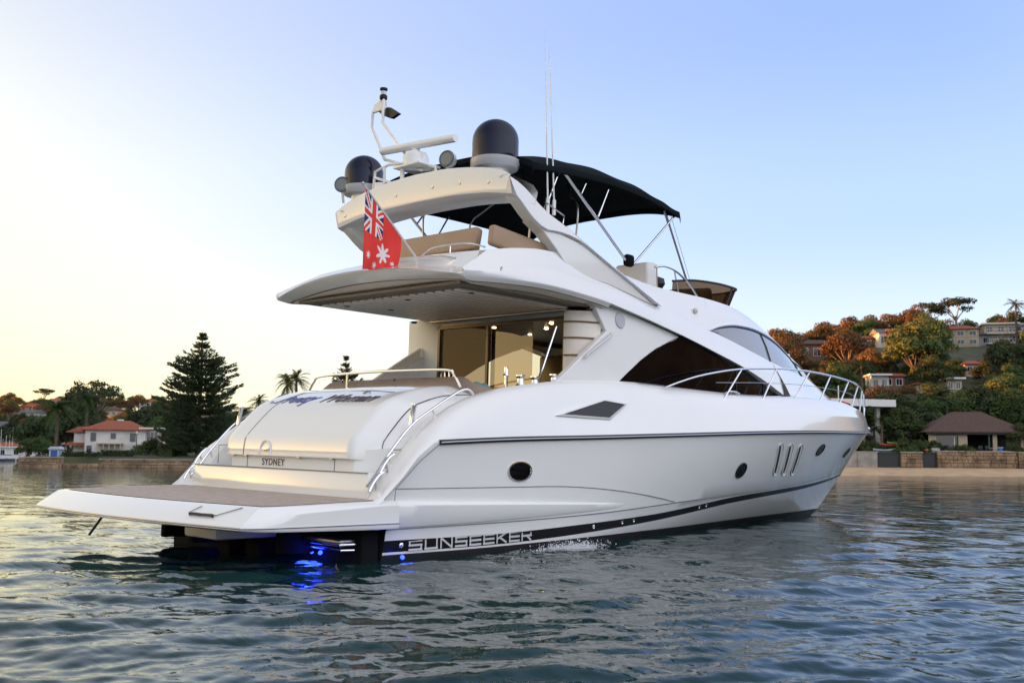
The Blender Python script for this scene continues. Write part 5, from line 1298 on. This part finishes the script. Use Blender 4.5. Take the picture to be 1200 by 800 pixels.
# sailing boats moored beyond the point
for i, (px, h_) in enumerate(((3, 8.5), (9.5, 7.0), (14, 7.6), (17.5, 9.5), (29, 8.2))):
    dp = 285+7*i; r = empty('sailing_boat', ['moored sailing boat with a tall mast at the very left edge', 'short-masted moored sailing boat, second from the left edge', 'moored sailing boat with a thin mast, third from the left edge', 'moored sailing boat with the tallest mast, fourth from the left edge', 'moored sailing boat nearest the boat shed, rightmost of the masts'][i], 'sailing boat', LM(px2(px, dp), dp, 0, 1.35+.12*i), 'moored sailing boats')
    t = MB(); hw = [(-3.6, .3, .75), (-2, 1.1, .7), (0, 1.3, .7), (2, .95, .78), (3.9, .03, .95)]; hw = [(x, y*.8, z*.8) for x, y, z in hw]; t.grid([[(x, -y*.8, -.2) for x, y, z in hw], [(x, -y, z) for x, y, z in hw], [(x, 0, z+.08) for x, y, z in hw], [(x, y, z) for x, y, z in hw], [(x, y*.8, -.2) for x, y, z in hw]]); t.build('hull', mat('dark_boat_hull', (.02, .03, .05), .4), r)
    t = MB(); t.box((-.2, 0, .75), (3.0, 1.0, .4), bev=.12); t.build('cabin', MGREY, r)
    t = MB(); t.tube([(.6, 0, .8), (.6, 0, h_)], .07, 6); t.build('mast', LGREY, r); t = MB(); t.tube([(.6, 0, 1.7), (-2.8, 0, 1.75)], .12, 6); t.build('boom', mat('sail_cover', (.05, .09, .16), .8), r)

# far hill on the left: trees and houses
rng = random.Random(21)
hx = []
far_lab = ['low cream house on the far left hillside', 'white house on the far left hillside', 'red-roofed house on the far left hillside', 'grey-roofed house on the far left hillside']
for i in range(26):
    dp = rng.uniform(390, 640); px = rng.uniform(-30, 95) if i < 20 else rng.uniform(95, 200); la = px2(px, dp); z = gx(la, dp)
    if z < 1 or any(abs(la-a)+abs(dp-b_)*.5 < 13 for a, b_ in hx): continue
    hx.append((la, dp)); k = i % 4
    house(la, dp, z, rng.uniform(8, 14), 8, rng.uniform(3.5, 6), [WALLC, WALLW, WALLB, WALLG][k], [TILEB, TILE, TILE, SLATE][k], far_lab[k], rot=rng.uniform(-.4, .4), roof=['hip', 'gable'][i % 2], rh=1.8, storeys=2 if i % 3 == 0 else 1, nwin=3, group='houses on the far left hill: '+['cream', 'white', 'red', 'grey'][k])
house(px2(20, 352), 352, 1.0, 26, 7, 3.2, WALLW, WTRIM, 'long low white boathouse behind the moored sailing boats', rot=.1, roof='flat', nwin=6)
t = MB(); rows = []
n = 0; tries = 0; pts = []
while n < 120 and tries < 3000:
    tries += 1; dp = rng.uniform(350, 700); px = rng.uniform(-60, 230); la = px2(px, dp); z = gx(la, dp)
    if z < .5 or any(abs(la-a) < 6 and -16 < dp-b_ < 8 for a, b_ in hx) or any((la-a)**2+(dp-b_)**2 < 60 for a, b_ in pts): continue
    pts.append((la, dp)); n += 1; P = [greens, darks, gums][n % 3]
    plant(P[n % len(P)], la, dp, z-.3, 'rounded tree scattered among the houses of the far left hill', 'trees on the far left hill', sc=rng.uniform(.8, 1.4))
plant(airy[1], px2(53, 640), 640, gx(px2(53, 640), 640), 'round-headed tree breaking the skyline of the far left hill', None, sc=2.0)
# the added shade ridge off frame stays bare
rng = random.Random(4)

# ------------------------------------------------------------------ right shore
# pavilion with hip roof
D = 133
pv = empty('beach_pavilion', 'low pavilion house with a big brown hip roof behind the stone wall', 'house', LM(px2(1143, D), D+2.5, 2.55, -.12))
t = MB(); hip_roof(t, 11.6, 8.0, 2.75, 2.65, .55, ridge=.16); t.build('roof', TILEB, pv, smooth=False)
t = MB(); t.box((0, -4.45, 2.52), (12.4, .12, .26)); t.build('fascia', HDARK, pv, smooth=False)
t = MB(); t.box((0, 3.2, 1.0), (11, 1.2, 3.4)); t.build('back_wall', HDARK, pv, smooth=False)
for (x, w) in ((-5.35, .9), (-1.75, 1.05), (2.05, .5), (5.5, .8)):
    t = MB(); t.box((x, -3.9, 1.15), (w, .3, 2.5)); t.build('wall_panel', WALLC, pv, smooth=False)
t = MB(); t.box((-3.6, -3.7, 1.1), (2.7, .06, 2.3)); gg = t.build('sliding_door', HGLASS, pv, smooth=False)
t = MB(); t.box((-3.6, -3.76, 2.28), (2.7, .08, .08)); t.box((-2.7, -3.76, 1.1), (.10, .08, 2.3)); t.box((-4.9, -3.76, 1.1), (.08, .08, 2.3)); t.build('door_frame', WTRIM, gg, smooth=False)
t = MB(); t.box((1.35, -4.0, 1.15), (.16, .16, 2.5)); t.build('post', mat('green_post', (.03, .09, .06), .6), pv, smooth=False)
t = MB(); t.box((4.0, -4.4, .22), (3.6, .5, .40)); t.build('bench_wall', WALLW, pv, smooth=False)
for (x, lab) in ((.1, 'dark terrace chair by the cream panel'), (.9, 'dark terrace chair next to the green post')):
    r = empty('terrace_chair', lab+' of the pavilion', 'chair', pv.matrix_world @ Matrix.Translation((x, -4.9, 0))); t = MB(); t.box((0, 0, .45), (.5, .5, .06)); t.build('seat', RUBBER, r); t = MB(); t.box((0, .25, .75), (.5, .06, .55), bev=.02); t.build('backrest', RUBBER, r)
    for (a, b_) in ((-1, -1), (-1, 1), (1, -1), (1, 1)): t = MB(); t.box((a*.22, b_*.22, .21), (.05, .05, .42)); t.build('leg', RUBBER, r)
r = empty('terrace_table', 'pale round terrace table in front of the pavilion', 'table', pv.matrix_world @ Matrix.Translation((1.5, -5.0, 0))); t = MB(); t.lathe([(0, .72), (.5, .72), (.5, .68), (0, .68)], (0, 0, 0), 18); t.build('tabletop', WTRIM, r); t = MB(); t.tube([(0, 0, 0), (0, 0, .7)], .05, 8); t.build('leg', WTRIM, r)
# retaining walls along the beach, with two gates
wallbox(px2(1091, 129), 60.5, 127.75, .2, 2.75, .7, STONE, 'rough sandstone retaining wall in front of the pavilion', name='retaining_wall')
wallbox(60.6, 72, 127.75, .2, 2.7, .7, STONE, 'sandstone retaining wall running out at the right edge of the picture', name='retaining_wall')
wallbox(px2(1049, 129), px2(1074, 129), 127.75, .2, 2.6, .7, STONE, 'short sandstone wall between the two dark gates', name='retaining_wall')
wallbox(px2(975, 129), px2(1022, 129), 127.75, .2, 2.6, .7, CONC, 'smooth pale wall right of the bow, left of the wide gate', name='retaining_wall')
for (a, b_, lab) in ((1023.5, 1048, 'wide dark gate in the beach wall, left of the short stone wall'), (1075, 1090, 'narrow dark gate in the beach wall beside the pavilion wall')):
    w = px2(b_, 129)-px2(a, 129); r = empty('beach_gate', lab, 'gate', LM((px2(a, 129)+px2(b_, 129))/2, 127.7, .55))
    t = MB(); t.box((0, .05, 1.0), (w, .05, 1.95)); t.build('gate_panel', mat('gate_paint', (.02, .024, .026), .6), r, smooth=False); t = MB(); t.box((0, 0, 2.0), (w+.1, .1, .1)); t.box((-w/2, 0, 1.0), (.1, .1, 2.0)); t.box((w/2, 0, 1.0), (.1, .1, 2.0)); t.build('gate_frame', RUBBER, r, smooth=False)
# kayaks and dinghies stored behind the wide gate
for i, (px, c, lab, dz) in enumerate(((1030, (.06, .10, .18), 'blue kayak stacked upright behind the wide gate', .9), (1036, (.35, .38, .42), 'pale kayak lying on the wide gate top', 1.75), (1042, (.07, .11, .16), 'slate-blue kayak behind the right end of the wide gate', 1.1), (1046, (.42, .05, .03), 'red kayak raised above the wide gate', 2.4), (1052, (.12, .22, .03), 'lime kayak above the short stone wall', 2.6))):
    r = empty('kayak', lab, 'kayak', LM(px2(px, 130), 130+.25*i, 1.2+dz, .15*i-.2)); hw = [(-1.35, .02, .1), (-.9, .25, 0), (0, .33, -.05), (.9, .25, 0), (1.35, .02, .12)]
    t = MB(); t.grid([[(x, -y*.3, z-.16) for x, y, z in hw], [(x, -y, z) for x, y, z in hw], [(x, 0, z+.12) for x, y, z in hw], [(x, y, z) for x, y, z in hw], [(x, y*.3, z-.16) for x, y, z in hw]]); t.build('hull', mat('kayak_shell_%d' % i, c, .4), r); t = MB(); t.lathe([(.2, .09), (.24, .13), (.2, .14)], (0, 0, 0), 14); t.build('cockpit_rim', RUBBER, r)
r = empty('planter_pot', 'big white planter pot beside the narrow gate', 'planter', LM(px2(1095, 130), 130, 2.62)); t = MB(); t.lathe([(.32, 0), (.5, .3), (.55, .62), (.48, .62), (.42, .5)], (0, 0, 0), 20); t.build('pot', WTRIM, r)
plant(bush[0], px2(1095, 130), 130, 3.1, 'leafy shrub growing in the big white planter pot', None, cat='plant', sc=.6)
r = empty('orange_buoy', 'orange buoy hanging over the narrow gate', 'buoy', LM(px2(1083, 129.5), 129.5, 2.95)); t = MB(); t.lathe([(.0, -.3), (.25, -.22), (.38, 0), (.25, .22), (0, .3)], (0, 0, 0), 16); t.build('float', mat('orange_plastic', (.45, .10, .03), .5), r); t = MB(); t.tube([(0, 0, .28), (0, 0, .55)], .04, 6); t.build('eye', RUBBER, r)
r = empty('blue_tub', 'small bright blue tub on the pavilion wall', 'tub', LM(px2(1170, 128.2), 128.0, 2.9)); t = MB(); t.lathe([(0, 0), (.22, .02), (.28, .42), (.24, .42)], (0, 0, 0), 14); t.build('shell', mat('bright_blue_plastic', (.05, .16, .5), .4), r); t = MB(); t.lathe([(.28, .4), (.31, .43), (.28, .46)], (0, 0, 0), 14); t.build('rim', WTRIM, r)
# modern flat-roofed house behind the bow
D = 140
r = empty('modern_house', 'modern house with a broad white flat roof right behind the bow', 'house', LM(px2(1003, D), D+4, 3.0, .22))
t = MB(); t.box((-.5, -1, 6.2), (9.6, 8.4, .95), bev=.03); t.build('roof', WTRIM, r, smooth=False)
t = MB(); t.box((-1.5, 1.0, 1.6), (7, 5, 8.2)); t.build('wall', WALLG, r, smooth=False)
t = MB(); t.box((-.2, -1.55, 4.7), (4.2, .1, 2.0)); t.build('window_band', HGLASS, r, smooth=False)
t = MB(); t.box((2.6, -3.4, 2.7), (.5, .5, 6.0)); t.build('column', WALLW, r, smooth=False)
t = MB(); t.box((1.2, -3.2, 2.6), (4.2, .2, 1.1)); t.build('balcony_front', WALLW, r, smooth=False)
window(r, -.2, -1.55, .8, 2.4, 1.8, frame=RUBBER)
# houses up the hill
HILL = [
 (957, 245, 388, 9.5, 7, 4.2, WALLB, TILEB, 'brick house with a dark roof near the left end of the hill skyline', 'hip', 1.6, 1, False),
 (1020, 250, 386, 7, 6, 2.4, WALLB, TILE, 'small house with a bright red roof just under the skyline', 'gable', 1.2, 1, False),
 (1039, 256, 380, 4.6, 6, 3.6, WALLW, SLATE, 'white gabled house with a slate roof on the skyline', 'gable', 1.5, 1, False),
 (1055, 254, 381, 4.8, 6, 4.0, WALLB, TILE, 'narrow orange house beside the white gabled one', 'gable', 1.2, 1, False),
 (1128, 236, 388, 9.0, 6, 4.8, WALLC, TILE, 'orange-lit house with terracotta roof below the tall skyline trees', 'hip', 1.4, 2, False),
 (1147, 230, 397, 5.5, 5, 3.0, WALLG, SLATE, 'grey annexe just right of and below the orange-lit terracotta house', 'flat', .6, 1, False),
 (1174, 226, 393, 8.4, 6, 5.6, WALLC, WTRIM, 'cream balcony house with flat roof near the right edge of the skyline', 'flat', .6, 2, True),
 (1200, 222, 391, 7.0, 6, 4.6, WALLW, WTRIM, 'white flat-roofed house cut by the right edge of the picture', 'flat', .6, 2, True),
 (1029, 178, 451, 3.4, 4, 3.4, WALLW, WTRIM, 'small white and pink house among trees above the flat-roofed one', 'flat', .4, 1, False),
 (1044, 180, 449, 4.2, 4, 2.6, WALLB, TILE, 'brick annexe stepping up beside the small white house in the trees', 'gable', .8, 1, False),
 (1141, 182, 434, 3.6, 4, 2.2, WALLC, TILE, 'little cream house glowing alone among trees on the mid slope', 'hip', .9, 1, False),
 (1077, 168, 455, 1.8, 3, 1.4, WALLC, TILE, 'tiny garden hut in the trees above the pavilion', 'hip', .5, 1, False),
 (1117, 170, 453, 2.8, 3, 2.6, WALLC, WTRIM, 'pale cottage wall peeping through foliage left of the little cream house', 'flat', .4, 1, False)]
hxy = []
for (px, dp, py, w, d, h_, wm, rm_, lab, rf_, rh, st, bal) in HILL:
    w *= .86; h_ *= .82; rh *= .8
    dp = min((q for q in range(140, 262)), key=lambda q: abs(pz(py, q, px)-(gx(px2(px, q), q)+h_*.35)) + .004*abs(q-dp))
    la = px2(px, dp); z = min(pz(py, dp, px)-h_*.5, gx(la, dp)-.2); hxy.append((la, dp, w, z, h_))
    house(la, dp, z, w, d, h_, wm, rm_, lab, rot=random.Random(px).uniform(-.35, .1), roof=rf_, rh=rh, storeys=st, nwin=3 if w > 6 else 2, balcony=bal, found=5)
# hillside trees
rng = random.Random(12); pts = []; cnt = {}
def clear(la, dp, top):
    for (hl_, hd, w, hz, hh) in hxy:
        if abs(dp-hd) < w/2+2 and abs(la-hl_) < w/2+2.5: return False
        if dp < hd and abs(la*hd/dp-hl_) < w/2+(1.2 if hd > 200 else .3) and (top-1.2)/dp > (hz+hh*(.55 if hd > 200 else .72)-1.2)/hd: return False
    return True
tries = 0
while len(pts) < 270 and tries < 16000:
    tries += 1; dp = 141+(262-141)*rng.random()**.85; px = rng.uniform(830, 1330); la = px2(px, dp)
    if la < 26: continue
    if any((la-a)**2+((dp-b_)*.8)**2 < 12.5 for a, b_ in pts): continue
    s_ = rng.choice((.62, .8, .95, 1.1, 1.35))*rng.uniform(.9, 1.1)*(.8 if (dp-141)/120 < .3 else 1.0)
    if dp > 225: s_ = min(s_, 1.08)
    if not clear(la, dp, gx(la, dp)+8.2*s_): continue
    if dp < 150 and 985 < px < 1215: 
        if dp < 146: continue
    pts.append((la, dp)); z = gx(la, dp); up = (dp-141)/120
    if up > .42 and not (px > 1150 and up < .62):
        P, lab, g = (gums, 'russet gum tree with a spreading crown on the upper hillside', 'gum trees on the upper hillside') if rng.random() < .84 else (greens, 'green tree among the russet gums of the upper hillside', 'green trees on the upper hillside')
    else:
        q = rng.random()
        P, lab, g = (greens, 'green leafy tree on the shaded lower hillside', 'green trees on the lower hillside') if q < .55 else ((darks, 'dark evergreen on the shaded lower hillside', 'evergreens on the lower hillside') if q < .75 else ((palms, 'palm among the trees of the lower hillside', 'palms on the lower hillside') if q < .88 else (gums, 'gum tree on the lower hillside', 'gums on the lower hillside')))
    plant(P[rng.randrange(len(P))], la, dp, z-.4, lab, g, sc=s_, sz=s_*rng.uniform(.85, 1.15))
n = 0; tries = 0
while n < 110 and tries < 4000:
    tries += 1; dp = rng.uniform(150, 256); px = rng.uniform(860, 1290); la = px2(px, dp); s_ = rng.uniform(.9, 2.0)
    if any(abs(dp-hd) < w/2+2 and abs(la-hl_) < w/2+2 for (hl_, hd, w, hz, hh) in hxy): continue
    if any(dp < hd and abs(la*hd/dp-hl_) < w/2 and (gx(la, dp)+2.2*s_-1.2)/dp > (hz+hh*.6-1.2)/hd for (hl_, hd, w, hz, hh) in hxy): continue
    n += 1; plant(bush[n % 2], la, dp, gx(la, dp)-.2, 'low scrub bush filling the gaps between the hillside trees', 'scrub on the hillside', cat='shrub', sc=s_)
# individually recognisable ones on the skyline and by the shore
plant(airy[0], px2(1092, 252), 252, gx(px2(1092, 252), 252), 'tall umbrella-shaped gum on the skyline, left of the leaning one', None, sc=1.35)
plant(airy[1], px2(1126, 248), 248, gx(px2(1126, 248), 248), 'tall leaning umbrella gum on the skyline above the terracotta house', None, sc=1.5)
plant(palms[0], px2(1196, 236), 236, gx(px2(1196, 236), 236)+1, 'palm head on the skyline at the right edge', None, sc=1.2)
plant(npine2, px2(917, 238), 238, gx(px2(917, 238), 238)-2, 'layered conifer at the left end of the hill skyline', None, sc=1.0, sz=1.0)
front = [(1012, 135, 'p', 1.0), (1024, 137, 'p', .75), (1033, 133, 'p', .8), (1060, 136, 'g', .8), (1071, 141, 'd', .85), (1052, 143, 'd', .95), (1084, 144, 'g', .85), (1040, 147, 'd', .9), (1098, 146, 'p', 1.0), (1066, 148, 'p', 1.1), (1197, 131, 'g', .55), (1190, 146, 'g', 1.0), (1206, 140, 'g', 1.0), (1172, 148, 'g', 1.0), (1150, 149, 'd', 1.0), (1125, 149, 'g', .95), (1110, 145, 'p', 1.1), (1078, 134, 'p', .6), (1046, 136, 'd', .6), (1215, 150, 'd', 1.0), (1058, 132, 'p', .5)]
FL = {'p': 'palm in the dark planting between the modern house and the pavilion', 'g': 'leafy tree crowding round the pavilion roof', 'd': 'dense dark tree between the modern house and the pavilion'}
for i, (px, dp, k, s_) in enumerate(front):
    P = {'p': palms, 'g': greens, 'd': darks}[k]
    plant(P[i % len(P)], px2(px, dp), dp, max(2.2, gx(px2(px, dp), dp))-.2, FL[k], {'p': 'palms along the shore', 'g': 'leafy trees round the pavilion', 'd': 'dark trees along the shore'}[k], sc=s_, sz=s_*(.72 if k == 'p' else .95))
for i, px in enumerate((1056, 1063, 1070, 1104, 1113, 1122, 1188, 1198, 1180, 1045, 1008, 1016, 1029, 1052, 1060, 1068, 1078, 1086)):
    plant(bush[i % 2], px2(px, 130), (128.2 if i < 10 else 131.8), 2.5 if i < 10 else 2.3, 'low shrub spilling along the top of the beach wall', 'shrubs along the beach wall', cat='shrub', sc=.5+.12*(i % 3)+(i > 9)*.45)
